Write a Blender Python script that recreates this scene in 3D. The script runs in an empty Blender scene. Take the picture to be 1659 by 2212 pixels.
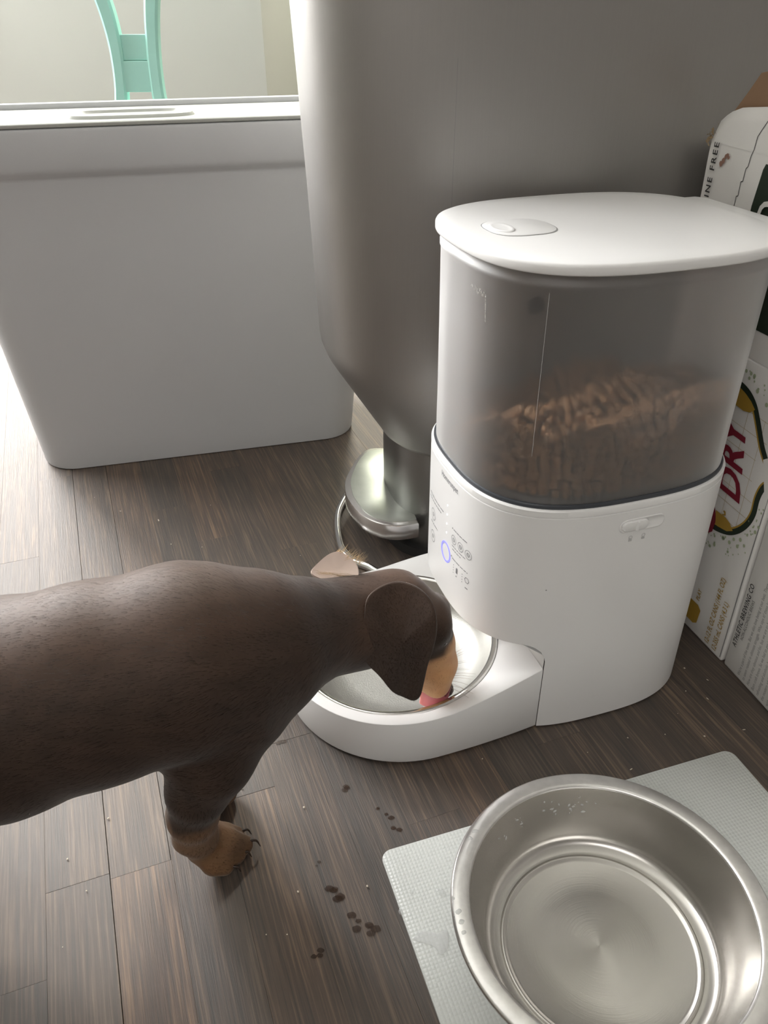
import bpy, bmesh, math, random
import numpy as np
from mathutils import Vector, Matrix

SC = bpy.context.scene
COL = SC.collection
R = math.radians
rng = random.Random(7)
nrg = np.random.default_rng(7)

# ------------------------------------------------------------------ camera
EYE = 0.45
PITCH, ROLL, FPX = 0.5706286, -0.00564386, 1711.86
camd = bpy.data.cameras.new('camera')
cam = bpy.data.objects.new('camera', camd)
COL.objects.link(cam)
camd.sensor_fit = 'VERTICAL'
camd.sensor_height = 24.0
camd.lens = FPX / 2212 * 24.0
camd.clip_start = 0.01
cam.location = (0, 0, EYE)
fwd = Vector((0, math.cos(PITCH), -math.sin(PITCH)))
up0 = Vector((0, math.sin(PITCH), math.cos(PITCH)))
rt0 = Vector((1, 0, 0))
rt = rt0 * math.cos(ROLL) + up0 * math.sin(ROLL)
up = up0 * math.cos(ROLL) - rt0 * math.sin(ROLL)
cam.rotation_euler = Matrix((rt, up, -fwd)).transposed().to_euler()
SC.camera = cam

# ------------------------------------------------------------------ world, lights, exposure
world = bpy.data.worlds.new('daylight')
SC.world = world
world.use_nodes = True
wb = world.node_tree.nodes['Background']
wb.inputs[0].default_value = (0.88, 0.90, 0.92, 1)
wb.inputs[1].default_value = 1.0


def area(name, loc, target, sx, sy, power, color):
    d = bpy.data.lights.new(name, 'AREA')
    d.shape = 'RECTANGLE'
    d.size, d.size_y, d.energy, d.color = sx, sy, power, color
    o = bpy.data.objects.new(name, d)
    COL.objects.link(o)
    o.location = loc
    o.rotation_euler = (Vector(target) - Vector(loc)).to_track_quat('-Z', 'Y').to_euler()
    return o


area('window_light', (-1.93, 1.55, 1.46), (-0.93, 1.40, 1.02), 1.20, 1.15, 32, (1.0, 0.985, 0.975))
area('back_window_light', (-1.52, 2.36, 1.22), (-1.20, 1.36, 0.92), 0.78, 1.30, 62, (1.0, 0.985, 0.975))
area('passage_fill', (0.10, 2.95, 2.30), (0.10, 2.95, 0.0), 0.5, 0.5, 45, (1.0, 0.98, 0.90))  # added fill to brighten the far wall, no real lamp
area('camera_side_fill', (-0.45, -1.53, 1.70), (-0.35, -0.5, 1.30), 1.5, 0.95, 9.5, (1.0, 0.965, 0.93))  # soft fill added behind the camera; no window there

SC.view_settings.view_transform = 'Standard'
SC.view_settings.look = 'None'
SC.view_settings.gamma = 1.0
SC.view_settings.use_curve_mapping = False
SC.view_settings.exposure = 1.0
SC.cycles.max_bounces = 10
SC.cycles.diffuse_bounces = 5
SC.cycles.glossy_bounces = 4
SC.cycles.transmission_bounces = 8
SC.cycles.transparent_max_bounces = 8
SC.cycles.sample_clamp_indirect = 6
SC.cycles.caustics_refractive = True


# ------------------------------------------------------------------ helpers
def obj(name, me, mat=None, parent=None, kind=None, label=None, cat=None, group=None, loc=None):
    o = bpy.data.objects.new(name, me)
    COL.objects.link(o)
    if mat is not None and me is not None and len(me.materials) == 0:
        me.materials.append(mat)
    if parent is not None:
        o.parent = parent
    if kind:
        o['kind'] = kind
    if label:
        o['label'] = label
    if cat:
        o['category'] = cat
    if group:
        o['group'] = group
    if loc:
        o.location = loc
    return o


def thing(name, label, cat, loc=(0, 0, 0), rotz=0.0, group=None):
    o = obj(name, None, label=label, cat=cat, group=group)
    o.location = loc
    o.rotation_euler = (0, 0, rotz)
    o.empty_display_size = 0.02
    return o


def mesh(name, verts, faces, smooth=False, auto=None):
    me = bpy.data.meshes.new(name)
    me.from_pydata([tuple(map(float, v)) for v in verts], [], faces)
    bm = bmesh.new()
    bm.from_mesh(me)
    bmesh.ops.recalc_face_normals(bm, faces=bm.faces)
    if auto is not None:
        for e in bm.edges:
            if len(e.link_faces) == 2 and e.calc_face_angle(0) > R(auto):
                e.smooth = False
        smooth = True
    for f in bm.faces:
        f.smooth = smooth
    bm.to_mesh(me)
    bm.free()
    return me


def loft(name, rings, cap0=True, cap1=True, auto=35, closed=False):
    """rings: list of equally long closed loops of 3-D points."""
    n = len(rings[0])
    vs = [p for r in rings for p in r]
    fs = []
    m = len(rings)
    for i in range(m if closed else m - 1):
        a, b = i * n, ((i + 1) % m) * n
        for j in range(n):
            k = (j + 1) % n
            fs.append((a + j, a + k, b + k, b + j))
    if not closed:
        if cap0:
            fs.append(tuple(range(n))[::-1])
        if cap1:
            fs.append(tuple(range((m - 1) * n, m * n)))
    return mesh(name, vs, fs, auto=auto)


def bm_box(bm, lo, hi, bev=0.0, mat=None):
    vs = [bm.verts.new((x, y, z)) for z in (lo[2], hi[2]) for y in (lo[1], hi[1]) for x in (lo[0], hi[0])]
    q = [(0, 2, 3, 1), (4, 5, 7, 6), (0, 1, 5, 4), (2, 6, 7, 3), (0, 4, 6, 2), (1, 3, 7, 5)]
    fs = [bm.faces.new([vs[i] for i in f]) for f in q]
    if bev:
        es = list({e for f in fs for e in f.edges})
        bmesh.ops.bevel(bm, geom=es, offset=bev, segments=2, profile=0.5, affect='EDGES')
    return fs


def box_mesh(name, lo, hi, bev=0.0):
    bm = bmesh.new()
    bm_box(bm, lo, hi, bev)
    me = bpy.data.meshes.new(name)
    bm.to_mesh(me)
    bm.free()
    return me


def tube_mesh(name, pts, r, seg=10, closed=False, caps=True):
    pts = [Vector(p) for p in pts]
    n = len(pts)
    rs = r if isinstance(r, (list, tuple)) else [r] * n
    rings = []
    ref = None
    for i, p in enumerate(pts):
        a = pts[(i - 1) % n] if (closed or i) else pts[i]
        b = pts[(i + 1) % n] if (closed or i < n - 1) else pts[i]
        t = (b - a).normalized()
        if ref is None:
            ref = Vector((0, 0, 1)) if abs(t.z) < 0.9 else Vector((1, 0, 0))
        s = t.cross(ref).normalized()
        q = s.cross(t).normalized()
        ref = q
        rings.append([p + (s * math.cos(2 * math.pi * j / seg) + q * math.sin(2 * math.pi * j / seg)) * rs[i] for j in range(seg)])
    return loft(name, rings, caps, caps, auto=50, closed=closed)


def lathe(name, prof, seg=96, cap0=False, cap1=False, auto=40, mat4=None):
    rings = []
    for r, z in prof:
        rings.append([Vector((r * math.cos(2 * math.pi * j / seg), r * math.sin(2 * math.pi * j / seg), z)) for j in range(seg)])
    if mat4 is not None:
        rings = [[mat4 @ p for p in r] for r in rings]
    return loft(name, rings, cap0, cap1, auto=auto)


def prism(name, poly, z0, z1, auto=35, bev=0.0):
    """poly (x, y) list, extruded; a soft chamfer of size bev on top and bottom."""
    P = [Vector((p[0], p[1], 0)) for p in poly]
    n = len(P)
    ar = sum(P[i].x * P[(i + 1) % n].y - P[(i + 1) % n].x * P[i].y for i in range(n))
    s = 1 if ar > 0 else -1

    def inset(d):
        out = []
        for i in range(n):
            a, b = P[i] - P[i - 1], P[(i + 1) % n] - P[i]
            na = Vector((-a.y, a.x, 0)).normalized() * s
            nb = Vector((-b.y, b.x, 0)).normalized() * s
            m = (na + nb)
            m = m.normalized() if m.length > 1e-6 else na
            out.append(P[i] + m * d / max(0.35, m.dot(na)))
        return out
    rings = []
    if bev:
        I = inset(bev)
        I2 = inset(bev * 0.3)
        rings = [[Vector((p.x, p.y, z0)) for p in I], [Vector((p.x, p.y, z0 + bev * 0.3)) for p in I2], [Vector((p.x, p.y, z0 + bev)) for p in P],
                 [Vector((p.x, p.y, z1 - bev)) for p in P], [Vector((p.x, p.y, z1 - bev * 0.3)) for p in I2], [Vector((p.x, p.y, z1)) for p in I]]
    else:
        rings = [[Vector((p.x, p.y, z)) for p in P] for z in (z0, z1)]
    return loft(name, rings, auto=auto)


def rrect(x0, y0, x1, y1, r, k=6):
    out = []
    for cx, cy, a0 in ((x1 - r, y1 - r, 0), (x0 + r, y1 - r, 90), (x0 + r, y0 + r, 180), (x1 - r, y0 + r, 270)):
        for i in range(k + 1):
            a = R(a0 + 90 * i / k)
            out.append((cx + r * math.cos(a), cy + r * math.sin(a)))
    return out


def smooth_closed(pts, k=6):
    n = len(pts)
    out = []
    for i in range(n):
        p0, p1, p2, p3 = [np.array(pts[(i + j - 1) % n], float) for j in range(4)]
        for s in range(k):
            t = s / k
            out.append(tuple(0.5 * ((2 * p1) + (-p0 + p2) * t + (2 * p0 - 5 * p1 + 4 * p2 - p3) * t * t + (-p0 + 3 * p1 - 3 * p2 + p3) * t ** 3)))
    return out


def smooth_open(pts, k=6):
    pts = [np.array(p, float) for p in pts]
    P = [2 * pts[0] - pts[1]] + pts + [2 * pts[-1] - pts[-2]]
    out = []
    for i in range(1, len(P) - 2):
        p0, p1, p2, p3 = P[i - 1:i + 3]
        for s in range(k):
            t = s / k
            out.append(0.5 * ((2 * p1) + (-p0 + p2) * t + (2 * p0 - 5 * p1 + 4 * p2 - p3) * t * t + (-p0 + 3 * p1 - 3 * p2 + p3) * t ** 3))
    out.append(pts[-1])
    return out


def text_mesh(s, size, offset=0.0, extrude=0.0, align='LEFT', shear=0.0, space=1.0, sx=1.0):
    cu = bpy.data.curves.new('lettering', 'FONT')
    cu.body = s
    cu.size = size
    cu.offset = offset
    cu.extrude = extrude
    cu.align_x = align
    cu.shear = shear
    cu.space_character = space
    cu.resolution_u = 3
    o = bpy.data.objects.new('lettering', cu)
    COL.objects.link(o)
    dg = bpy.context.evaluated_depsgraph_get()
    me = bpy.data.meshes.new_from_object(o.evaluated_get(dg))
    bpy.data.objects.remove(o)
    for v in me.vertices:
        v.co.x *= sx
    return me


# ------------------------------------------------------------------ materials
def mat(name, color=(0.5, 0.5, 0.5), rough=0.5, metal=0.0, noise=0.0, nscale=60.0, bump=0.0, bscale=300.0, **kw):
    m = bpy.data.materials.new(name)
    m.use_nodes = True
    nt = m.node_tree
    b = nt.nodes['Principled BSDF']
    b.inputs['Base Color'].default_value = (*color, 1)
    b.inputs['Roughness'].default_value = rough
    b.inputs['Metallic'].default_value = metal
    for k, v in kw.items():
        b.inputs[k.replace('_', ' ')].default_value = v
    geo = nt.nodes.new('ShaderNodeNewGeometry')
    if noise:
        n = nt.nodes.new('ShaderNodeTexNoise')
        n.inputs['Scale'].default_value = nscale
        n.inputs['Detail'].default_value = 3
        nt.links.new(geo.outputs['Position'], n.inputs['Vector'])
        mx = nt.nodes.new('ShaderNodeMix')
        mx.data_type = 'RGBA'
        mx.inputs[6].default_value = (*[c * (1 - noise) for c in color], 1)
        mx.inputs[7].default_value = (*[min(1, c * (1 + noise)) for c in color], 1)
        nt.links.new(n.outputs['Fac'], mx.inputs[0])
        nt.links.new(mx.outputs[2], b.inputs['Base Color'])
    if bump:
        n2 = nt.nodes.new('ShaderNodeTexNoise')
        n2.inputs['Scale'].default_value = bscale
        nt.links.new(geo.outputs['Position'], n2.inputs['Vector'])
        bp = nt.nodes.new('ShaderNodeBump')
        bp.inputs['Strength'].default_value = bump
        bp.inputs['Distance'].default_value = 0.001
        nt.links.new(n2.outputs['Fac'], bp.inputs['Height'])
        nt.links.new(bp.outputs['Normal'], b.inputs['Normal'])
    return m


M = {}
M['white'] = mat('white_plastic', (0.80, 0.80, 0.80), 0.32, noise=0.02, nscale=8)
M['white_seam'] = mat('seam_shadow_gap', (0.30, 0.30, 0.30), 0.6)
M['gasket'] = mat('smoke_gasket', (0.045, 0.05, 0.06), 0.35)
M['print'] = mat('grey_print', (0.20, 0.20, 0.21), 0.6)
M['print_faint'] = mat('faint_print', (0.52, 0.52, 0.52), 0.6)
M['steel_pol'] = mat('polished_steel', (0.72, 0.71, 0.69), 0.16, 1.0)
M['hazy'] = mat('dried_drool', (0.55, 0.54, 0.50), 0.6, Alpha=0.35)
M['satin'] = mat('satin_chrome', (0.86, 0.84, 0.83), 0.24, 1.0)
M['chrome'] = mat('chrome', (0.80, 0.80, 0.80), 0.08, 1.0)
M['bin'] = mat('grey_plastic', (0.52, 0.53, 0.545), 0.42, noise=0.03, nscale=6, bump=0.05, bscale=900)
M['bin_lid'] = mat('pale_plastic_lid', (0.46, 0.475, 0.45), 0.45)
M['dark'] = mat('black_plastic', (0.02, 0.02, 0.02), 0.5)
M['pad'] = mat('brushed_pedal_pad', (0.42, 0.44, 0.40), 0.42, 0.75, noise=0.12, nscale=90)
M['mint'] = mat('mint_paint', (0.36, 0.66, 0.58), 0.4, noise=0.05, nscale=20)
M['wall'] = mat('painted_wall', (0.43, 0.435, 0.395), 0.8, bump=0.08, bscale=120)
M['wall_side'] = mat('painted_wall_warm', (0.62, 0.64, 0.53), 0.8, bump=0.08, bscale=120)
M['dark_wall'] = mat('dark_wall_paint', (0.20, 0.19, 0.18), 0.6)  # unseen walls coloured dark to cut bounce light and reflections
M['ceil'] = mat('ceiling_paint', (0.75, 0.75, 0.72), 0.9)
M['trimw'] = mat('trim_paint', (0.75, 0.75, 0.72), 0.5)
M['card'] = mat('white_carton', (0.80, 0.79, 0.77), 0.42, noise=0.05, nscale=14, bump=0.12, bscale=60)
M['card2'] = mat('grey_white_carton', (0.78, 0.77, 0.75), 0.40, noise=0.05, nscale=18, bump=0.10, bscale=50)
M['kraft'] = mat('kraft_board', (0.26, 0.16, 0.095), 0.8, noise=0.08, nscale=60)
M['ink_red'] = mat('red_ink', (0.22, 0.012, 0.03), 0.45)
M['ink_green'] = mat('dark_green_ink', (0.018, 0.030, 0.018), 0.4)
M['ink_gold'] = mat('gold_ink', (0.42, 0.26, 0.04), 0.4)
M['ink_gold_pale'] = mat('pale_gold_ink', (0.50, 0.40, 0.22), 0.45)
M['ink_black'] = mat('black_ink', (0.03, 0.03, 0.03), 0.5)
M['ink_grey'] = mat('grey_ink', (0.22, 0.22, 0.22), 0.5)
M['ink_bubble'] = mat('green_bubble_ink', (0.42, 0.48, 0.32), 0.45)
M['ink_white'] = mat('white_ink', (0.72, 0.72, 0.70), 0.45)
M['frayed_edge'] = mat('worn_board_edge', (0.30, 0.22, 0.13), 0.9, noise=0.3, nscale=200)  # brown board fibres of the frayed carton corner
M['crumb'] = mat('pale_crumb', (0.62, 0.55, 0.45), 0.8)
M['kibble'] = mat('brown_kibble', (0.38, 0.215, 0.105), 0.75, noise=0.75, nscale=150, bump=0.4, bscale=400)
M['claw'] = mat('dark_claw', (0.035, 0.022, 0.016), 0.25)
M['nose'] = mat('brown_nose', (0.05, 0.025, 0.02), 0.35)
M['tongue'] = mat('pink_tongue', (0.52, 0.17, 0.19), 0.28, Subsurface_Weight=0.2)
M['mouth'] = mat('dark_lip', (0.25, 0.06, 0.07), 0.4)
M['pink_ear'] = mat('pink_ear_skin', (0.84, 0.68, 0.60), 0.55, noise=0.06, nscale=60)
M['pale_fur'] = mat('pale_tan_hair', (0.80, 0.64, 0.42), 0.7)
M['eye'] = mat('dark_eye', (0.01, 0.007, 0.005), 0.08)
M['whisker'] = mat('whisker', (0.25, 0.17, 0.11), 0.5)
M['puddle'] = mat('clear_water', (0.85, 0.86, 0.86), 0.04, 0.0, Alpha=0.22, Specular_IOR_Level=0.8)
M['spot'] = mat('wet_floor_spot', (0.045, 0.024, 0.014), 0.30, Alpha=0.62)
M['glass'] = mat('window_glass', (1, 1, 1), 0.02, 0.0, Transmission_Weight=1.0, IOR=1.01)


def brushed(name, color, rough, axis, cs=900.0, strength=0.12, var=0.06, aniso=0.0, vary=None):
    """brushed metal: fine streaks drawn out along one object axis"""
    m = mat(name, color, rough, 1.0)
    nt = m.node_tree
    b = nt.nodes['Principled BSDF']
    tc = nt.nodes.new('ShaderNodeTexCoord')
    mp = nt.nodes.new('ShaderNodeMapping')
    mp.inputs['Scale'].default_value = [6.0 if i == axis else cs for i in range(3)]
    n = nt.nodes.new('ShaderNodeTexNoise')
    n.inputs['Scale'].default_value = 1.0
    n.inputs['Detail'].default_value = 2
    nt.links.new(tc.outputs['Object'], mp.inputs[0])
    nt.links.new(mp.outputs[0], n.inputs['Vector'])
    mr = nt.nodes.new('ShaderNodeMapRange')
    mr.inputs[3].default_value = rough - var
    mr.inputs[4].default_value = rough + var
    nt.links.new(n.outputs['Fac'], mr.inputs[0])
    nt.links.new(mr.outputs[0], b.inputs['Roughness'])
    bp = nt.nodes.new('ShaderNodeBump')
    bp.inputs['Strength'].default_value = strength
    bp.inputs['Distance'].default_value = 0.0004
    nt.links.new(n.outputs['Fac'], bp.inputs['Height'])
    nt.links.new(bp.outputs['Normal'], b.inputs['Normal'])
    return m


M['can_steel'] = brushed('brushed_can_steel', (0.37, 0.36, 0.345), 0.50, 2, cs=1500, strength=0.06)
M['can_base'] = brushed('brushed_base_steel', (0.32, 0.32, 0.31), 0.36, 2, cs=1500, strength=0.06)


def turned_steel(name, color, rough, scale=900.0, strength=0.25):
    """steel with concentric turning marks about the object's z axis"""
    m = mat(name, color, rough, 1.0)
    nt = m.node_tree
    b = nt.nodes['Principled BSDF']
    tc = nt.nodes.new('ShaderNodeTexCoord')
    sp = nt.nodes.new('ShaderNodeSeparateXYZ')
    nt.links.new(tc.outputs['Object'], sp.inputs[0])
    vl = nt.nodes.new('ShaderNodeCombineXYZ')
    nt.links.new(sp.outputs[0], vl.inputs[0])
    nt.links.new(sp.outputs[1], vl.inputs[1])
    ln = nt.nodes.new('ShaderNodeVectorMath')
    ln.operation = 'LENGTH'
    nt.links.new(vl.outputs[0], ln.inputs[0])
    cb = nt.nodes.new('ShaderNodeCombineXYZ')
    nt.links.new(ln.outputs['Value'], cb.inputs[0])
    nt.links.new(sp.outputs[2], cb.inputs[1])
    mp = nt.nodes.new('ShaderNodeVectorMath')
    mp.operation = 'SCALE'
    mp.inputs['Scale'].default_value = scale
    nt.links.new(cb.outputs[0], mp.inputs[0])
    n = nt.nodes.new('ShaderNodeTexNoise')
    n.inputs['Scale'].default_value = 1.0
    n.inputs['Detail'].default_value = 3
    nt.links.new(mp.outputs[0], n.inputs['Vector'])
    bp = nt.nodes.new('ShaderNodeBump')
    bp.inputs['Strength'].default_value = strength
    bp.inputs['Distance'].default_value = 0.0003
    nt.links.new(n.outputs['Fac'], bp.inputs['Height'])
    nt.links.new(bp.outputs['Normal'], b.inputs['Normal'])
    # tangent runs round the axis
    cr = nt.nodes.new('ShaderNodeTangent')
    cr.direction_type = 'RADIAL'
    cr.axis = 'Z'
    nt.links.new(cr.outputs[0], b.inputs['Tangent'])
    b.inputs['Anisotropic'].default_value = 0.75
    return m


M['bowl_steel'] = turned_steel('turned_bowl_steel', (0.52, 0.505, 0.48), 0.27, 1400, 0.05)
M['rim_steel'] = mat('wet_rim_steel', (0.72, 0.71, 0.70), 0.34, 1.0, noise=0.16, nscale=160, bump=0.10, bscale=260)
M['dish_steel'] = mat('licked_dish_steel', (0.64, 0.635, 0.61), 0.38, 1.0, noise=0.08, nscale=70, bump=0.14, bscale=1300)

# hazy grey hopper plastic
m = bpy.data.materials.new('smoky_translucent_plastic')
m.use_nodes = True
nt = m.node_tree
nt.nodes.remove(nt.nodes['Principled BSDF'])
out = nt.nodes['Material Output']
rf = nt.nodes.new('ShaderNodeBsdfRefraction')
rf.inputs['Color'].default_value = (0.93, 0.92, 0.92, 1)
rf.inputs['Roughness'].default_value = 0.285
rf.inputs['IOR'].default_value = 1.045
tr = nt.nodes.new('ShaderNodeBsdfTranslucent')
tr.inputs['Color'].default_value = (0.74, 0.75, 0.80, 1)
df = nt.nodes.new('ShaderNodeBsdfDiffuse')
df.inputs['Color'].default_value = (0.62, 0.62, 0.64, 1)
gl = nt.nodes.new('ShaderNodeBsdfGlossy')
gl.inputs['Roughness'].default_value = 0.58
m1 = nt.nodes.new('ShaderNodeMixShader')
m1.inputs[0].default_value = 0.10
m2 = nt.nodes.new('ShaderNodeMixShader')
m2.inputs[0].default_value = 0.05
m3 = nt.nodes.new('ShaderNodeMixShader')
fr = nt.nodes.new('ShaderNodeFresnel')
fr.inputs['IOR'].default_value = 1.45
tp = nt.nodes.new('ShaderNodeBsdfTransparent')
tp.inputs['Color'].default_value = (0.93, 0.92, 0.92, 1)
m0 = nt.nodes.new('ShaderNodeMixShader')
m0.inputs[0].default_value = 0.31
nt.links.new(rf.outputs[0], m0.inputs[1])
nt.links.new(tp.outputs[0], m0.inputs[2])
nt.links.new(m0.outputs[0], m1.inputs[1])
nt.links.new(tr.outputs[0], m1.inputs[2])
nt.links.new(m1.outputs[0], m2.inputs[1])
nt.links.new(df.outputs[0], m2.inputs[2])
fm = nt.nodes.new('ShaderNodeMath')
fm.operation = 'MULTIPLY'
fm.use_clamp = True
fm.inputs[1].default_value = 4.0
nt.links.new(fr.outputs[0], fm.inputs[0])
nt.links.new(fm.outputs[0], m3.inputs[0])
nt.links.new(m2.outputs[0], m3.inputs[1])
nt.links.new(gl.outputs[0], m3.inputs[2])
nt.links.new(m3.outputs[0], out.inputs[0])
M['hopper'] = m

# glowing ring and dots (they give off light in the photograph)
for nm, colr, st in (('led_blue', (0.22, 0.22, 1.0), 0.45), ('led_white', (1, 1, 1), 0.7)):
    m = bpy.data.materials.new(nm)
    m.use_nodes = True
    b = m.node_tree.nodes['Principled BSDF']
    b.inputs['Base Color'].default_value = (*colr, 1)
    b.inputs['Emission Color'].default_value = (*colr, 1)
    b.inputs['Emission Strength'].default_value = st
    M[nm] = m

# wood floor: tone attribute per plank + stretched grain
PA = R(-69.5)
m = bpy.data.materials.new('dark_wood_planks')
m.use_nodes = True
nt = m.node_tree
b = nt.nodes['Principled BSDF']
L = nt.links.new
geo = nt.nodes.new('ShaderNodeNewGeometry')
at = nt.nodes.new('ShaderNodeAttribute')
at.attribute_name = 'tone'
vr = nt.nodes.new('ShaderNodeVectorRotate')
vr.rotation_type = 'Z_AXIS'
vr.inputs['Angle'].default_value = -PA
L(geo.outputs['Position'], vr.inputs['Vector'])
ad = nt.nodes.new('ShaderNodeVectorMath')
ad.operation = 'ADD'
sc_ = nt.nodes.new('ShaderNodeVectorMath')
sc_.operation = 'SCALE'
sc_.inputs['Scale'].default_value = 7.0
L(at.outputs['Color'], sc_.inputs[0])
L(vr.outputs[0], ad.inputs[0])
L(sc_.outputs[0], ad.inputs[1])


def grain(sx, sy, detail, dist=0.0):
    mp = nt.nodes.new('ShaderNodeMapping')
    mp.inputs['Scale'].default_value = (sx, sy, 1)
    L(ad.outputs[0], mp.inputs[0])
    n = nt.nodes.new('ShaderNodeTexNoise')
    n.inputs['Scale'].default_value = 1
    n.inputs['Detail'].default_value = detail
    n.inputs['Distortion'].default_value = dist
    L(mp.outputs[0], n.inputs['Vector'])
    return n


g1 = grain(17, 640, 5, 0.35)
g2 = grain(9, 95, 3, 0.3)
g3 = grain(60, 1700, 2, 0.2)
ramp = nt.nodes.new('ShaderNodeValToRGB')
cr = ramp.color_ramp
cr.elements[0].position = 0.36
cr.elements[0].color = (0.018, 0.012, 0.009, 1)
cr.elements[1].position = 0.68
cr.elements[1].color = (0.175, 0.128, 0.092, 1)
e = cr.elements.new(0.52)
e.color = (0.060, 0.040, 0.029, 1)
mx = nt.nodes.new('ShaderNodeMix')
mx.inputs[0].default_value = 0.30
L(g1.outputs['Fac'], mx.inputs[2])
L(g2.outputs['Fac'], mx.inputs[3])
L(mx.outputs[0], ramp.inputs[0])
sp = nt.nodes.new('ShaderNodeSeparateColor')
L(at.outputs['Color'], sp.inputs[0])
tn = nt.nodes.new('ShaderNodeMapRange')
tn.inputs[3].default_value = 0.56
tn.inputs[4].default_value = 1.0
L(sp.outputs[0], tn.inputs[0])
ml = nt.nodes.new('ShaderNodeVectorMath')
ml.operation = 'SCALE'
L(ramp.outputs[0], ml.inputs[0])
L(tn.outputs[0], ml.inputs['Scale'])
warm = nt.nodes.new('ShaderNodeMix')
warm.data_type = 'RGBA'
warm.blend_type = 'MULTIPLY'
warm.inputs[7].default_value = (1.18, 1.0, 0.80, 1)
L(sp.outputs[1], warm.inputs[0])
L(ml.outputs[0], warm.inputs[6])
L(warm.outputs[2], b.inputs['Base Color'])
rr = nt.nodes.new('ShaderNodeMapRange')
rr.inputs[3].default_value = 0.62
rr.inputs[4].default_value = 0.74
L(g1.outputs['Fac'], rr.inputs[0])
L(rr.outputs[0], b.inputs['Roughness'])
b.inputs['Specular IOR Level'].default_value = 0.5
b.inputs['Coat Weight'].default_value = 0.90
b.inputs['Coat Roughness'].default_value = 0.70
b.inputs['Coat IOR'].default_value = 1.75
b.inputs['Coat Tint'].default_value = (1.0, 0.93, 0.85, 1)
bp = nt.nodes.new('ShaderNodeBump')
bp.inputs['Strength'].default_value = 0.55
bp.inputs['Distance'].default_value = 0.0006
mb = nt.nodes.new('ShaderNodeMix')
mb.inputs[0].default_value = 0.5
L(g1.outputs['Fac'], mb.inputs[2])
L(g3.outputs['Fac'], mb.inputs[3])
L(mb.outputs[0], bp.inputs['Height'])
L(bp.outputs['Normal'], b.inputs['Normal'])
L(bp.outputs['Normal'], b.inputs['Coat Normal'])
M['wood'] = m

# mat: pale silicone with tiny dimples
m = mat('pale_silicone_mat', (0.55, 0.57, 0.55), 0.42)
nt = m.node_tree
b = nt.nodes['Principled BSDF']
tc = nt.nodes.new('ShaderNodeTexCoord')
vo = nt.nodes.new('ShaderNodeTexVoronoi')
vo.inputs['Scale'].default_value = 430
vo.inputs['Randomness'].default_value = 0.0
nt.links.new(tc.outputs['Object'], vo.inputs['Vector'])
bp = nt.nodes.new('ShaderNodeBump')
bp.inputs['Strength'].default_value = 0.5
bp.inputs['Distance'].default_value = 0.0008
bp.invert = True
nt.links.new(vo.outputs['Distance'], bp.inputs['Height'])
nt.links.new(bp.outputs['Normal'], b.inputs['Normal'])
M['mat'] = m

# coat: colour comes from the 'coat' attribute
m = mat('short_dog_coat', (0.05, 0.03, 0.02), 0.60)
nt = m.node_tree
b = nt.nodes['Principled BSDF']
at = nt.nodes.new('ShaderNodeAttribute')
at.attribute_name = 'coat'
nt.links.new(at.outputs['Color'], b.inputs['Base Color'])
b.inputs['Specular IOR Level'].default_value = 0.25
b.inputs['Sheen Weight'].default_value = 0.15
b.inputs['Sheen Roughness'].default_value = 0.4
M['coat'] = m

# ================================================================== THE SETTING
# floor: slab with every plank laid on it
floor = obj('floor', box_mesh('floor', (-2.0, -1.6, -0.05), (1.0, 3.4, -0.0035)), M['dark'], kind='structure')
dv = np.array([math.cos(PA), math.sin(PA)])
nv = np.array([-dv[1], dv[0]])      # across the planks, towards +x
PW = 0.037
OFF = -0.0207


def plank_prism(s0, s1, t0, t1, z, gl=0.00004, gr=0.00004):
    g = 0.00005
    c0 = 0.00015
    vs = []
    for zz, c in ((-0.0035, 0), (z - c0 * 0.5, 0), (z, c0)):
        for s, t in ((s0 + g + c, t0 + gl + c), (s1 - g - c, t0 + gl + c), (s1 - g - c, t1 - gr - c), (s0 + g + c, t1 - gr - c)):
            p = dv * s + nv * t
            vs.append((p[0], p[1], zz))
    fs = [(8, 9, 10, 11)]
    for r_ in (0, 4):
        for j in range(4):
            k = (j + 1) % 4
            fs.append((r_ + j, r_ + k, r_ + 4 + k, r_ + 4 + j))
    return vs, fs


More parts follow.
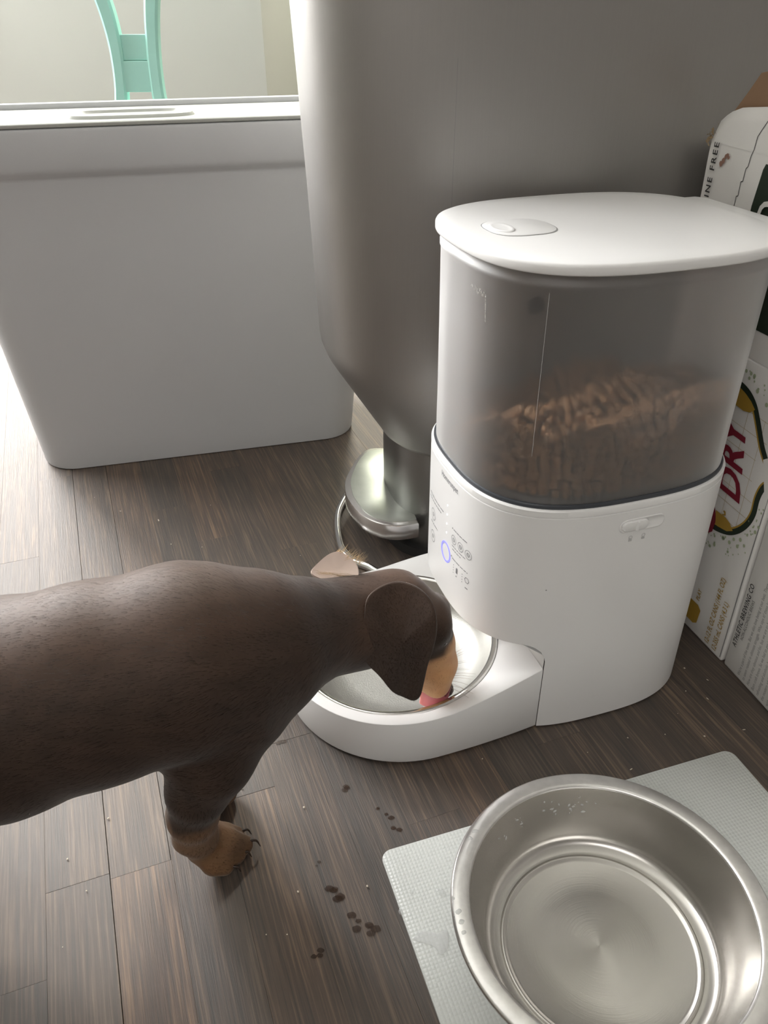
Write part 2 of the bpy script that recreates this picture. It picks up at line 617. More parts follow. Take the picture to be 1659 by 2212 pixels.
far_v, far_f, far_c = [], [], []
n_single = 0
TONES = {}
for k in range(-50, 48):
    t0 = OFF + k * PW
    t1 = t0 + PW
    r2 = random.Random(1000 + k)
    s = -4.2 + r2.random() * 0.4
    cuts = [s]
    while s < 2.4:
        s += 0.26 + r2.random() * 0.34
        cuts.append(s)
    if k == -1:           # the joint seen beside the paw
        cuts = [c for c in cuts if abs(c + 0.328) > 0.16] + [-0.328]
        cuts.sort()
    for s0, s1 in zip(cuts[:-1], cuts[1:]):
        c = dv * (s0 + s1) / 2 + nv * (t0 + t1) / 2
        if not (-2.2 < c[0] < 1.2 and -1.8 < c[1] < 3.5):
            continue
        tone = (r2.random(), r2.random() ** 2 * 0.8, r2.random())
        if k == -1 and s0 >= -0.33 and s0 < -0.3:
            tone = (0.95, 0.9, 0.3)
        if k == -1 and s1 <= -0.32 and s1 > -0.34:
            tone = (0.55, 0.2, 0.6)
        if k == -2:
            tone = (tone[0] * 0.5 + 0.1, 0.1, tone[2])
        vs, fs = plank_prism(s0, s1, t0, t1, -0.00012 * r2.random(), 0.0004 if k == -1 else 0.00004, 0.0003 if k == -1 and s1 < -0.32 else 0.00004)
        near = -0.80 < c[0] < 0.42 and 0.02 < c[1] < 1.45
        if near and n_single < 290:
            me = mesh('plank', vs, fs)
            ca = me.attributes.new('tone', 'FLOAT_COLOR', 'CORNER')
            ca.data.foreach_set('color', np.tile((*tone, 1.0), len(me.loops)).astype(np.float32))
            obj('plank', me, M['wood'], floor)
            n_single += 1
        else:
            base = len(far_v)
            far_v += vs
            far_f += [tuple(base + i for i in f) for f in fs]
            far_c += [(*tone, 1.0)] * len(fs)
me = bpy.data.meshes.new('planks')
me.from_pydata(far_v, [], far_f)
ca = me.attributes.new('tone', 'FLOAT_COLOR', 'CORNER')
cc = np.repeat(np.array(far_c, np.float32), [len(f) for f in far_f], axis=0)
ca.data.foreach_set('color', cc.ravel())
obj('plank', me, M['wood'], floor, kind='stuff')
print('single planks', n_single)


def sbox(name, lo, hi, m_, kind='structure', parent=None):
    return obj(name, box_mesh(name, lo, hi), m_, parent, kind=kind if parent is None else None)


# walls: the back wall ends in an outer corner, the passage behind it goes on
wb2 = bmesh.new()
for lo, hi in (((-2.1, 2.40, -0.05), (-0.307, 2.52, 0.50)), ((-2.1, 2.40, 1.94), (-0.307, 2.52, 2.45)), ((-2.1, 2.40, 0.50), (-1.94, 2.52, 1.94)), ((-1.10, 2.40, 0.50), (-0.307, 2.52, 1.94))):
    bm_box(wb2, lo, hi)
me = bpy.data.meshes.new('wall_back')
wb2.to_mesh(me)
wb2.free()
obj('wall_back', me, M['wall'], kind='structure')
win2 = sbox('window_2', (-1.98, 2.37, 0.46), (-1.06, 2.41, 0.50), M['trimw'])
fb = bmesh.new()
for lo, hi in (((-1.94, 2.45, 0.50), (-1.90, 2.49, 1.94)), ((-1.14, 2.45, 0.50), (-1.10, 2.49, 1.94)), ((-1.90, 2.45, 0.50), (-1.14, 2.49, 0.54)), ((-1.90, 2.45, 1.90), (-1.14, 2.49, 1.94))):
    bm_box(fb, lo, hi)
me = bpy.data.meshes.new('window_frame')
fb.to_mesh(me)
fb.free()
obj('window_frame', me, M['trimw'], win2)
obj('pane', box_mesh('pane', (-1.90, 2.468, 0.54), (-1.14, 2.472, 1.90)), M['glass'], win2)
sbox('wall_far', (-0.45, 3.3, -0.05), (1.12, 3.42, 2.45), M['wall_side'])
sbox('wall_passage', (-0.427, 2.52, -0.05), (-0.307, 3.3, 2.45), M['wall'])
sbox('wall_right', (1.0, -1.72, -0.05), (1.12, 3.3, 2.45), M['dark_wall'])
sbox('wall_front', (-2.1, -1.72, -0.05), (1.0, -1.6, 2.45), M['dark_wall'])
wl = bmesh.new()
for lo, hi in (((-2.12, -1.6, -0.05), (-2.0, 2.4, 0.82)), ((-2.12, -1.6, 2.02), (-2.0, 2.4, 2.45)),
               ((-2.12, -1.6, 0.82), (-2.0, 1.02, 2.02)), ((-2.12, 2.36, 0.82), (-2.0, 2.4, 2.02))):
    bm_box(wl, lo, hi)
me = bpy.data.meshes.new('wall_left')
wl.to_mesh(me)
wl.free()
obj('wall_left', me, M['wall'], kind='structure')
sbox('ceiling', (-2.12, -1.72, 2.45), (1.12, 3.42, 2.55), M['ceil'])
win = sbox('window_1', (-2.01, 0.98, 0.78), (-1.97, 2.40, 0.82), M['trimw'])
fb = bmesh.new()
for lo, hi in (((-2.09, 1.02, 0.82), (-2.05, 1.06, 2.02)), ((-2.09, 2.32, 0.82), (-2.05, 2.36, 2.02)), ((-2.09, 1.06, 0.82), (-2.05, 2.32, 0.86)),
               ((-2.09, 1.06, 1.98), (-2.05, 2.32, 2.02)), ((-2.09, 1.67, 0.86), (-2.05, 1.71, 1.98))):
    bm_box(fb, lo, hi)
me = bpy.data.meshes.new('window_frame')
fb.to_mesh(me)
fb.free()
obj('window_frame', me, M['trimw'], win)
for y0, y1 in ((1.06, 1.67), (1.71, 2.32)):
    obj('pane', box_mesh('pane', (-2.072, y0, 0.86), (-2.068, y1, 1.98)), M['glass'], win)
sbox('baseboard_back', (-2.0, 2.388, 0.0), (-0.307, 2.40, 0.09), M['trimw'])

# ================================================================== FEEDER
FA = R(18)
E1 = Vector((math.cos(FA), math.sin(FA), 0))
E2 = Vector((-math.sin(FA), math.cos(FA), 0))
FCX, FCY, FAa, FBb, FN = 0.281, 0.431, 0.096, 0.084, 2.85


def sq(inset=0.0, z=0.0, n=120, cx=FCX, cy=FCY, a=FAa, b=FBb, e=FN):
    out = []
    for i in range(n):
        t = 2 * math.pi * i / n
        c, s = math.cos(t), math.sin(t)
        x = (a - inset) * math.copysign(abs(c) ** (2 / e), c)
        y = (b - inset) * math.copysign(abs(s) ** (2 / e), s)
        out.append((cx + x, cy + y, z))
    return out  # leg tan darkened: shade on the camera-facing side painted in


def body_u(v):
    """outer wall of the body facing the dog"""
    return FCX - FAa * (1 - abs((v - FCY) / FBb) ** FN) ** (1 / FN)


def body_v(u):
    """outer wall of the body facing the camera"""
    return FCY - FBb * (1 - abs((u - FCX) / FAa) ** FN) ** (1 / FN)


feeder = thing('pet_feeder', 'white automatic pet feeder with smoky grey food hopper and bowl tray', 'pet feeder', (0, 0, 0), FA)
US = 0.231            # seam between body and tray
BT = 0.189            # top of the body


def zb(u):
    if u >= US:
        return 0.0015
    d = (US - u)
    if d < 0.016:
        return 0.064 + 0.016 * math.sqrt(max(0, 1 - (1 - d / 0.016) ** 2))
    return 0.080



_b = sq(0, 0, 240)
_cut = [i for i in range(240) if (_b[i][0] - US) * (_b[(i + 1) % 240][0] - US) < 0]


def seamed(ring):
    """add the two points on either side of the tray seam"""
    out = []
    for i, p in enumerate(ring):
        out.append(p)
        if i in _cut:
            q = ring[(i + 1) % len(ring)]
            f = (US - p[0]) / (q[0] - p[0]) if abs(q[0] - p[0]) > 1e-9 else 0.5
            sg = 1 if q[0] > p[0] else -1
            for e_ in (-1, 1):
                ff = min(1, max(0, f + e_ * sg * 0.02 * sg))
                out.append(tuple(p[k] + (q[k] - p[k]) * ff for k in range(3)))
    return out


loop = seamed(_b)
rings = []
for f in np.linspace(0, 1, 7):
    rings.append([(x, y, zb(x) + (BT - 0.006 - zb(x)) * f) for x, y, _ in loop])
for ins, z in ((0.0006, BT - 0.0057), (0.0006, BT - 0.0052), (0.0, BT - 0.0049), (0.0, BT - 0.0010), (0.0006, BT - 0.0002), (0.0016, BT), (0.0034, BT), (0.0036, BT - 0.006)):
    rings.append([(x, y, z) for x, y, _ in seamed(sq(ins, 0, 240))])
body = obj('body', loft('feeder_body', rings, cap0=False, cap1=True, auto=38), M['white'], feeder)
# soffit under the overhanging front and the wall behind the tray
fr_pts = [p for p in loop if p[0] < US - 0.001]
fr_pts.sort(key=lambda p: p[1])
vs, fs = [], []
N = 24
vv = np.linspace(body_v(US) + 0.0006, 2 * FCY - body_v(US) - 0.0006, N)
for v in vv:
    ub = body_u(v)
    us_ = min(max(ub + 0.0005, 0.0), US - 0.0005)
    vs += [(us_, v, zb(us_) + 0.0005), ((us_ + US) / 2, v, max(zb((us_ + US) / 2), 0.064) + 0.0005), (US - 0.0004, v, 0.0645), (US - 0.0004, v, 0.0015)]
for i in range(N - 1):
    for j in range(3):
        a = i * 4 + j
        fs.append((a, a + 4, a + 5, a + 1))
obj('chute_recess', mesh('chute_recess', vs, fs, auto=30), M['white'], feeder)

# hopper shell, open top closed by the lid
HR = [(0.0030, BT - 0.005), (0.0030, 0.225), (0.0024, 0.29), (0.0020, 0.322), (0.0014, 0.3235), (0.0014, 0.3265), (0.0028, 0.328), (0.0028, 0.3318)]
obj('hopper', loft('hopper', [sq(i, z, 160) for i, z in HR], cap0=False, cap1=False, auto=60), M['hopper'], feeder)
obj('gasket', loft('gasket', [sq(i, z, 160) for i, z in ((0.0031, BT - 0.002), (0.0016, BT + 0.0002), (0.0016, BT + 0.0016), (0.0022, BT + 0.0026), (0.0036, BT + 0.0028), (0.0040, BT - 0.002))],
                       cap0=False, cap1=False, auto=40, closed=True), M['gasket'], feeder)
# thin moulding line down the hopper
obj('mould_line', tube_mesh('mould_line', [(body_u(0.3635) + 0.0022, 0.3635, z) for z in (0.225, 0.26, 0.29, 0.322)], 0.00010, 5), M['print_faint'], feeder)

# lid
lp = [(0.0004, 0.3318), (-0.0012, 0.3322), (-0.0016, 0.3330), (-0.0016, 0.3364), (-0.0010, 0.3376), (0.0004, 0.3382), (0.010, 0.3386)]
lid = obj('lid', loft('lid', [sq(i, z, 160) for i, z in lp], auto=50), M['white'], feeder)
tab = [(0.350, 0.385), (0.379, 0.385), (0.3845, 0.392), (0.3845, 0.470), (0.379, 0.477), (0.350, 0.477)]
obj('hinge_tab', prism('hinge_tab', tab, 0.3335, 0.3383, bev=0.0012), M['white'], lid)
btn = [(0.2257 + 0.0205 * math.copysign(abs(math.cos(t)) ** 0.72, math.cos(t)), 0.4345 + 0.0195 * math.copysign(abs(math.sin(t)) ** 0.72, math.sin(t))) for t in np.linspace(0, 2 * math.pi, 48, endpoint=False)]


def ring_strip(name, pts, z, w):
    P = [Vector((p[0], p[1], z)) for p in pts]
    c = sum(P, Vector()) / len(P)
    inner = [c + (p - c) * (1 - w / (p - c).length) for p in P]
    n = len(P)
    vs = P + inner + [Vector((p.x, p.y, z - 0.0004)) for p in inner] + [Vector((p.x, p.y, z - 0.0004)) for p in P]
    fs = []
    for i in range(n):
        k = (i + 1) % n
        fs += [(i, k, n + k, n + i), (n + i, n + k, 2 * n + k, 2 * n + i), (3 * n + i, 3 * n + k, k, i)]
    return mesh(name, vs, fs)


obj('latch_button', prism('latch_button', btn, 0.3383, 0.3391, bev=0.0003), M['white'], lid)
obj('latch_outline', ring_strip('latch_outline', [(0.2257 + (x - 0.2257) * 1.03, 0.4345 + (y - 0.4345) * 1.03) for x, y in btn], 0.3388, 0.0007), M['white_seam'], lid)
gr = [(0.2150 + 0.0065 * math.cos(t), 0.4355 + 0.0120 * math.sin(t)) for t in np.linspace(0, 2 * math.pi, 28, endpoint=False)]
rings = [[(0.2150 + (x - 0.2150) * k_, 0.4355 + (y - 0.4355) * k_, 0.3391 + dz) for x, y in gr] for k_, dz in ((1.0, 0.0001), (0.92, 0.0007), (0.72, 0.0002), (0.4, 0.00015))]
obj('finger_grip', loft('finger_grip', rings, cap0=False, auto=80), M['white'], lid)

# tray with rounded nose
TC = (0.152, 0.434)
TR = 0.087


def tray_loop(ins=0.0):
    out = []
    r = TR - ins
    for t in np.linspace(math.pi / 2, 3 * math.pi / 2, 49):
        out.append((TC[0] + r * math.cos(t), TC[1] + r * math.sin(t)))
    h1_, h2_ = TC[1] - body_v(US) - ins, (2 * FCY - body_v(US)) - TC[1] - ins
    for u in np.linspace(TC[0], US - 0.0006, 9)[1:]:
        f = (u - TC[0]) / (US - TC[0])
        out.append((u, TC[1] - (r * (1 - f * f) + h1_ * f * f)))
    for v in np.linspace(TC[1] - h1_, TC[1] + h2_, 12)[1:-1]:
        out.append((US - 0.0006, v))
    for u in np.linspace(US - 0.0006, TC[0], 9)[:-1]:
        f = (u - TC[0]) / (US - TC[0])
        out.append((u, TC[1] + (r * (1 - f * f) + h2_ * f * f)))
    return out


def tz(u):
    return 0.0365 + 0.060 * max(0, u - 0.07) + 0.185 * max(0, u - 0.165)


TL = len(tray_loop())
rings = []
for ins, f, dz in ((0.004, 0, 0.0012), (0.0006, 0, 0.0018), (0, 0, 0.003), (0, 1, -0.0012), (0.0003, 1, -0.0004), (0.0011, 1, 0.0), (0.0080, 1, 0.0002)):
    rings.append([(u, v, (tz(u) if f else 0) + dz) for u, v in tray_loop(ins)])
hole = []
BC = (0.150, 0.434)
BR = 0.0762


def bz(u):
    return 0.0405 + 0.075 * (u - BC[0])


for u, v in tray_loop(0.0080):
    d = Vector((u - BC[0], v - BC[1]))
    d = d.normalized() * (BR + 0.0012)
    hole.append((BC[0] + d.x, BC[1] + d.y))
rings.append([(u, v, bz(u) - 0.0005) for u, v in hole])
rings.append([(u, v, bz(u) - 0.012) for u, v in hole])
obj('bowl_tray', loft('bowl_tray', rings, cap0=True, cap1=False, auto=38), M['white'], feeder)
# stainless dish set into the tray (it lifts out: a thing of its own)
BM = Matrix.Translation((BC[0], BC[1], 0.0405)) @ Matrix.Rotation(-math.atan(0.075), 4, 'Y')
prof = [(0.0766, -0.0025), (0.0772, -0.0004), (0.0762, 0.0009), (0.0742, 0.0009), (0.0728, -0.0002), (0.0712, -0.004), (0.0680, -0.013), (0.0625, -0.021), (0.054, -0.0258), (0.040, -0.0272), (0.020, -0.0274), (0.002, -0.0274)]
dish = thing('steel_dish', 'round steel food dish the dog is licking, set in the feeder tray', 'bowl', (0, 0, 0), FA)
dish.matrix_world = Matrix.Rotation(FA, 4, 'Z') @ BM
obj('dish_rim', lathe('dish_rim', prof[:5]), M['steel_pol'], dish)
obj('basin', lathe('basin', prof[4:], cap1=True), M['dish_steel'], dish)


# printing on the body: small flat marks wrapped on the wall that faces the dog
def wrap_front(me, lift=0.00025):
    """mesh drawn in (x = right as read, y = up) metres -> wrapped on the front wall"""
    for v in me.vertices:
        pv, pz = v.co.x, v.co.y
        v.co = (body_u(pv) - lift, pv, pz)
    return me


def disc(cx, cy, r, r0=0.0, n=20, sx=1.0):
    vs, fs = [], []
    for i in range(n):
        t = 2 * math.pi * i / n
        vs.append((cx + r * sx * math.cos(t), cy + r * math.sin(t), 0))
    if r0 > 0:
        for i in range(n):
            t = 2 * math.pi * i / n
            vs.append((cx + r0 * sx * math.cos(t), cy + r0 * math.sin(t), 0))
        fs = [(i, (i + 1) % n, n + (i + 1) % n, n + i) for i in range(n)]
    else:
        fs = [tuple(range(n))]
    return vs, fs


def marks(name, items, mt, parent=None):
    vs, fs = [], []
    for iv, iff in items:
        b0 = len(vs)
        vs += iv
        fs += [tuple(b0 + i for i in f) for f in iff]
    me = bpy.data.meshes.new(name)
    me.from_pydata(vs, [], fs)
    wrap_front(me)
    o = obj(name, me, mt, parent or feeder)
    return o


def rect(x0, y0, x1, y1):
    return [(x0, y0, 0), (x1, y0, 0), (x1, y1, 0), (x0, y1, 0)], [(0, 1, 2, 3)]


# reading direction on this face runs towards -v
def front_text(s, v0, z0, size, mt, bold=0.0, sx=1.0):
    me = text_mesh(s, size, offset=bold, sx=sx)
    for v in me.vertices:
        x, y = v.co.x, v.co.y
        pv = v0 - x
        v.co = (body_u(pv) - 0.00025, pv, z0 + y)
    return obj('lettering', me, mt, feeder)


def small_print(n_chars, v0, z0, size):
    """line of print too small to read: word-like dashes"""
    it_, x = [], 0.0
    r_ = random.Random(n_chars * 31 + int(z0 * 1e4))
    end = n_chars * size * 0.50
    while x < end:
        w = size * r_.uniform(0.9, 2.4)
        it_.append(rect(v0 - x - min(w, end - x), z0 + size * 0.12, v0 - x, z0 + size * 0.38))
        x += w + size * 0.35
    marks('small_print', it_, M['print'])['kind'] = 'stuff'


front_text('Homerunpet', 0.4395, 0.1755, 0.0062, M['print'], sx=0.86)
o = marks('glow_ring', [disc(0.4266, 0.1190, 0.0082, 0.0068, 36)], M['led_blue'])
for zz in (0.158, 0.1505, 0.143, 0.1355):
    marks('light_dot', [disc(0.4266, zz, 0.0007)], M['led_white'])
it = []
for cv, cz, cr_ in ((0.4141, 0.1372, 0.0036), (0.4045, 0.1372, 0.0036), (0.3952, 0.1365, 0.0036), (0.4537, 0.1343, 0.0048), (0.4531, 0.1155, 0.0048)):
    it.append(disc(cv, cz, cr_, cr_ - 0.00035))
    it += [rect(cv - 0.0011, cz - 0.0015, cv - 0.0007, cz + 0.0015), rect(cv + 0.0007, cz - 0.0015, cv + 0.0011, cz + 0.0015), disc(cv, cz, 0.0016, 0.0013, 12)]
it.append(disc(0.4165, 0.1455, 0.0006))
it.append(disc(0.4165, 0.1222, 0.0006))
marks('panel_icons', it, M['print'])['kind'] = 'stuff'
small_print(15, 0.4148, 0.1448, 0.0024)
small_print(17, 0.4165, 0.1310, 0.0022)
small_print(11, 0.4155, 0.1283, 0.0022)
small_print(17, 0.4150, 0.1208, 0.0024)
small_print(24, 0.4640, 0.1480, 0.0026)
small_print(22, 0.4640, 0.1446, 0.0024)
small_print(13, 0.4590, 0.1260, 0.0024)
it = [rect(0.4069, 0.1125, 0.4087, 0.1165), rect(0.4072, 0.1165, 0.4084, 0.1172), rect(0.4072, 0.1095, 0.4086, 0.1103)]
for k in range(4):
    it.append(disc(0.4123, 0.1171 - k * 0.0022, 0.0004))
    it.append(disc(0.4003, 0.1171 - k * 0.0022, 0.0004))
it.append(disc(0.3950, 0.1150, 0.0026, 0.0021, 6))
it.append(rect(0.3935, 0.1078, 0.3965, 0.1086))
marks('level_icons', it, M['print'])['kind'] = 'stuff'

# sliding lock on the side facing the camera
UL0, UL1, ZL = 0.2687, 0.3005, 0.1722


def side_pt(u, z, lift):
    return (u, body_v(u) - lift, z)


st = []
for t in np.linspace(0, 2 * math.pi, 40, endpoint=False):
    cu_ = UL1 - 0.0045 if math.cos(t) > 0 else UL0 + 0.0045
    st.append((cu_ + 0.0045 * math.cos(t), ZL + 0.0045 * math.sin(t)))
rings = [[side_pt(ZC_u + (u - ZC_u) * k_, ZL + (z - ZL) * k2, lf) for u, z in st] for ZC_u, k_, k2, lf in (((UL0 + UL1) / 2, 1.04, 1.12, 0.0001), ((UL0 + UL1) / 2, 1.02, 1.06, 0.0006), ((UL0 + UL1) / 2, 0.98, 0.92, 0.0006), ((UL0 + UL1) / 2, 0.95, 0.80, 0.00015))]
lock = obj('lock_slot', loft('lock_slot', rings, cap0=False, auto=60), M['white'], feeder)
kn = []
for t in np.linspace(0, 2 * math.pi, 32, endpoint=False):
    cu_ = 0.2852 if math.cos(t) > 0 else 0.2732
    kn.append((cu_ + 0.0037 * math.cos(t), ZL + 0.0037 * math.sin(t)))
rings = [[side_pt(0.2792 + (u - 0.2792) * k_, ZL + (z - ZL) * k_, lf) for u, z in kn] for k_, lf in ((1.0, 0.0002), (0.98, 0.0013), (0.86, 0.0017))]
obj('slide_knob', loft('slide_knob', rings, cap0=False, auto=60), M['white'], lock)
obj('knob_ridge', mesh('knob_ridge', [side_pt(0.2805 + a, ZL + b_, l) for a, b_, l in ((-0.0012, -0.0034, 0.0016), (0.0012, -0.0034, 0.0016), (0.0012, 0.0034, 0.0016), (-0.0012, 0.0034, 0.0016), (0, -0.003, 0.0030), (0, 0.003, 0.0030))],
                        [(0, 1, 4), (1, 2, 5, 4), (2, 3, 5), (3, 0, 4, 5)]), M['white'], lock)
for uu in (0.2778, 0.2873):
    vs, fs = disc(0, 0, 0.0014, 0.0010, 14)
    v2, f2 = rect(-0.0012, -0.0030, 0.0012, -0.0014)
    b0 = len(vs)
    me = bpy.data.meshes.new('embossed_padlock')
    me.from_pydata([side_pt(uu + x, 0.1628 + y, 0.0002) for x, y, _ in vs + v2], [], fs + [tuple(b0 + i for i in f) for f in f2])
    obj('embossed_padlock', me, M['print_faint'], feeder)
# stuck crumb and smear marks
obj('speck', mesh('speck', [side_pt(0.2254 + 0.0005 * math.cos(t), 0.1284 + 0.0004 * math.sin(t), 0.0003) for t in np.linspace(0, 6.28, 8, endpoint=False)], [tuple(range(8))]), M['print'], feeder)
it = []
me = bpy.data.meshes.new('dried_smear')
vs, fs = [], []
for k in range(26):
    a = k / 25
    if a < 0.7:
        cv, cz = 0.4130 - a * 0.022, 0.3135 + 0.0015 * math.sin(a * 30)
    else:
        cv, cz = 0.3975 - (a - 0.7) * 0.004, 0.3135 - (a - 0.7) * 0.05
    w = 0.00025 + 0.0004 * rng.random()
    b0 = len(vs)
    h_ = w * (1.0 + rng.random() * 2)
    for dx, dy in ((-w, -h_), (w, -h_ * 0.7), (w * 0.8, h_), (-w, h_ * 0.6)):
        pv = cv + dx
        vs.append((FCX - (FAa - 0.0018) * (1 - abs((pv - FCY) / FBb) ** FN) ** (1 / FN), pv, cz + dy))
    fs.append((b0, b0 + 1, b0 + 2, b0 + 3))
me.from_pydata(vs, [], fs)
obj('dried_smear', me, M['hazy'], feeder)
# spout knob inside showing as a dark dot
obj('vent_plug', lathe('vent_plug', [(0.0045, 0), (0.0045, 0.003), (0.0001, 0.003)], seg=20, cap0=True,
                       mat4=Matrix.Translation((0.2095, 0.3745, 0.3125)) @ Matrix.Rotation(R(-140), 4, 'Z') @ Matrix.Rotation(R(90), 4, 'Y')), M['gasket'], feeder)

# kibble inside the hopper
bmk = bmesh.new()
bmesh.ops.create_icosphere(bmk, subdivisions=1, radius=1.0)
kv = np.array([v.co[:] for v in bmk.verts])
kf = [[v.index for v in f.verts] for f in bmk.faces]
bmk.free()
KV, KF = [], []


def ktop(u, v):
    return 0.216 + 0.16 * (u - 0.195) + 0.010 * math.sin(u * 60 + 1.0) * 0.4 + 0.006 * math.sin(v * 90) - 0.0006 + (0.006 if u > 0.24 else 0) - 0.22 * max(0, v - 0.362)


def add_kib(u, v, z, r=0.0042):
    s = r * (0.8 + rng.random() * 0.45)
    A = np.array(Matrix.Rotation(rng.random() * 6.28, 3, 'X') @ Matrix.Rotation(rng.random() * 6.28, 3, 'Y'))
    P = (kv * [s, s, s * 0.65]) @ A.T + [u, v, z]
    b0 = len(KV)
    KV.extend(P.tolist())
    KF.extend([[b0 + i for i in f] for f in kf])


inner = sq(0.0085, 0, 400)


def inside(u, v, ins):
    return abs((u - FCX) / (FAa - ins)) ** FN + abs((v - FCY) / (FBb - ins)) ** FN < 1


z = 0.1962
while z < 0.258:
    for ins in (0.0100, 0.0165):
        lp_ = sq(ins, 0, 70 if ins < 0.012 else 62)
        # arc-length spaced
        P = np.array(sq(ins, 0, 600))[:, :2]
        seg = np.linalg.norm(np.diff(np.vstack([P, P[:1]]), axis=0), axis=1)
        cum = np.cumsum(seg)
        tot = cum[-1]
        s = rng.random() * 0.006
        while s < tot:
            i = int(np.searchsorted(cum, s)) % 600
            u, v = P[i]
            if z < ktop(u, v):
                add_kib(u + rng.gauss(0, 0.0006), v + rng.gauss(0, 0.0006), z + rng.gauss(0, 0.0008))
            s += 0.0068
    z += 0.0056
u = FCX - FAa
while u < FCX + FAa:
    v = FCY - FBb
    while v < FCY + FBb:
        uu, v_ = u + rng.gauss(0, 0.0012), v + rng.gauss(0, 0.0012)
        if inside(uu, v_, 0.019):
            add_kib(uu, v_, ktop(uu, v_) + rng.gauss(0, 0.0012) - 0.002, 0.0044)
            add_kib(uu + 0.003, v_ + 0.003, ktop(uu, v_) - 0.006, 0.0044)
        v += 0.0068
    u += 0.0068
core = sq(0.023, 0, 60)
b0 = len(KV)
n = len(core)
KV.extend([(x, y, 0.1925) for x, y, _ in core] + [(x, y, ktop(x, y) - 0.007) for x, y, _ in core])
KF.extend([[b0 + i, b0 + (i + 1) % n, b0 + n + (i + 1) % n, b0 + n + i] for i in range(n)] + [[b0 + n + i for i in range(n)]])
me = bpy.data.meshes.new('kibble')
me.from_pydata(KV, [], KF)
kib = obj('kibble', me, M['kibble'], kind='stuff', label='brown dry kibble filling the lower part of the smoky feeder hopper', cat='pet food')
kib.rotation_euler = (0, 0, FA)

# ================================================================== TRASH CAN
CA = R(14)
can = thing('step_trash_can', 'tall brushed steel step trash can with chrome foot pedal, behind the feeder', 'trash can', (0, 0, 0), CA)


def cring(uf, hb, z, n=160, e=3.0, depth=0.40, vc=0.652):
    a = depth / 2
    out = []
    for i in range(n):
        t = 2 * math.pi * i / n
        c, s = math.cos(t), math.sin(t)
        ex = e if c < 0 else 6.0
        x = a * math.copysign(abs(c) ** (2 / ex), c)
        y = hb * math.copysign(abs(s) ** (2 / ex), s)
        out.append((uf + a + x, vc + y, z))
    return out


prof = [(0.165, 0.092, 0.112), (0.159, 0.093, 0.117), (0.119, 0.098, 0.180), (0.113, 0.0985, 0.190), (0.1105, 0.0988, 0.197), (0.1095, 0.099, 0.205), (0.105, 0.0995, 0.33), (0.099, 0.100, 0.46), (0.093, 0.101, 0.60)]
obj('can_body', loft('can_body', [cring(*p) for p in prof], auto=50), M['can_steel'], can)
obj('can_base', loft('can_base', [cring(0.170, 0.087, 0.0), cring(0.170, 0.087, 0.004), cring(0.1675, 0.089, 0.02), cring(0.167, 0.090, 0.113)], auto=50), M['can_base'], can)
obj('can_lid', loft('can_lid', [cring(0.092, 0.102, 0.600), cring(0.091, 0.103, 0.604), cring(0.091, 0.103, 0.625), cring(0.11, 0.09, 0.640)], auto=40), M['dark'], can)
# faint vertical seam in the steel skin
sl = []
for z_, uf_, hb_ in ((0.29, 0.1066, 0.0993), (0.34, 0.1046, 0.0995), (0.42, 0.1010, 0.0998)):
    xx_ = (0.190 - uf_ - 0.2) / 0.2
    sl.append((0.190, 0.652 - hb_ * (1 - abs(xx_) ** 3) ** (1 / 3.0), z_))
obj('seam_line', tube_mesh('seam_line', sl, 0.00012, 5), M['print'], can)

ped = [(0.0107, 0.7626), (-0.0145, 0.7629), (-0.0266, 0.7452), (-0.0347, 0.7183), (-0.0394, 0.6918), (-0.037, 0.6648), (-0.0287, 0.6435), (-0.0172, 0.6246), (-0.002, 0.6134), (0.0151, 0.6101),
       (0.0324, 0.6146), (0.028, 0.6346), (0.0207, 0.6599), (0.0144, 0.6866), (0.0102, 0.7246)]


def to_can(p):
    c, s = math.cos(-CA), math.sin(-CA)
    return (p[0] * c - p[1] * s, p[0] * s + p[1] * c)


outer = smooth_open([to_can(p) for p in ped[0:11]], 4)
inner_ = smooth_open([to_can(p) for p in ped[10:] + [ped[0]]], 4)
pl = [tuple(p) for p in outer] + [tuple(p) for p in inner_[1:-1]]
pedal = obj('pedal', prism('pedal', pl, 0.0265, 0.043, bev=0.0014, auto=30), M['satin'], can)
# pad: outline pulled in along the curved side
cc_ = np.mean(np.array(pl), axis=0)
pad = []
for p in outer:
    q = np.array(p)
    d = cc_ - q
    pad.append(tuple(q + d * min(0.0065 / np.linalg.norm(d), 0.4)))
for p in inner_[1:-1]:
    q = np.array(p)
    d = cc_ - q
    pad.append(tuple(q + d * 0.0018 / np.linalg.norm(d)))
obj('pedal_pad', prism('pedal_pad', pad, 0.0425, 0.0440, bev=0.0004, auto=30), M['pad'], pedal)
obj('pedal_arm', box_mesh('pedal_arm', (0.160, 0.620, 0.024), (0.200, 0.680, 0.036), 0.002), M['dark'], can)
obj('pedal_arm', box_mesh('pedal_arm', (0.162, 0.6425, 0.036), (0.172, 0.648, 0.040), 0.001), M['chrome'], can)
obj('base_skirt', prism('base_skirt', [(x, y) for x, y, _ in cring(0.160, 0.090, 0)][::2], 0.0, 0.010), M['dark'], can)
lpz = [(0.030, 0.775), (-0.004, 0.782), (-0.028, 0.760), (-0.044, 0.714), (-0.048, 0.679), (-0.042, 0.633), (-0.029, 0.609), (-0.015, 0.599), (-0.002, 0.588), (0.016, 0.583), (0.045, 0.588)]
cx_ = [to_can(p) for p in lpz]
obj('floor_hoop', tube_mesh('floor_hoop', [(p[0], p[1], 0.0042) for p in smooth_open(cx_, 6)], 0.0036, 12), M['chrome'], can)

# ================================================================== GREY BIN
BA = R(14)
binn = thing('storage_bin', 'large grey plastic bin with a pale lid, left of the steel can', 'bin', (0, 0, 0), BA)


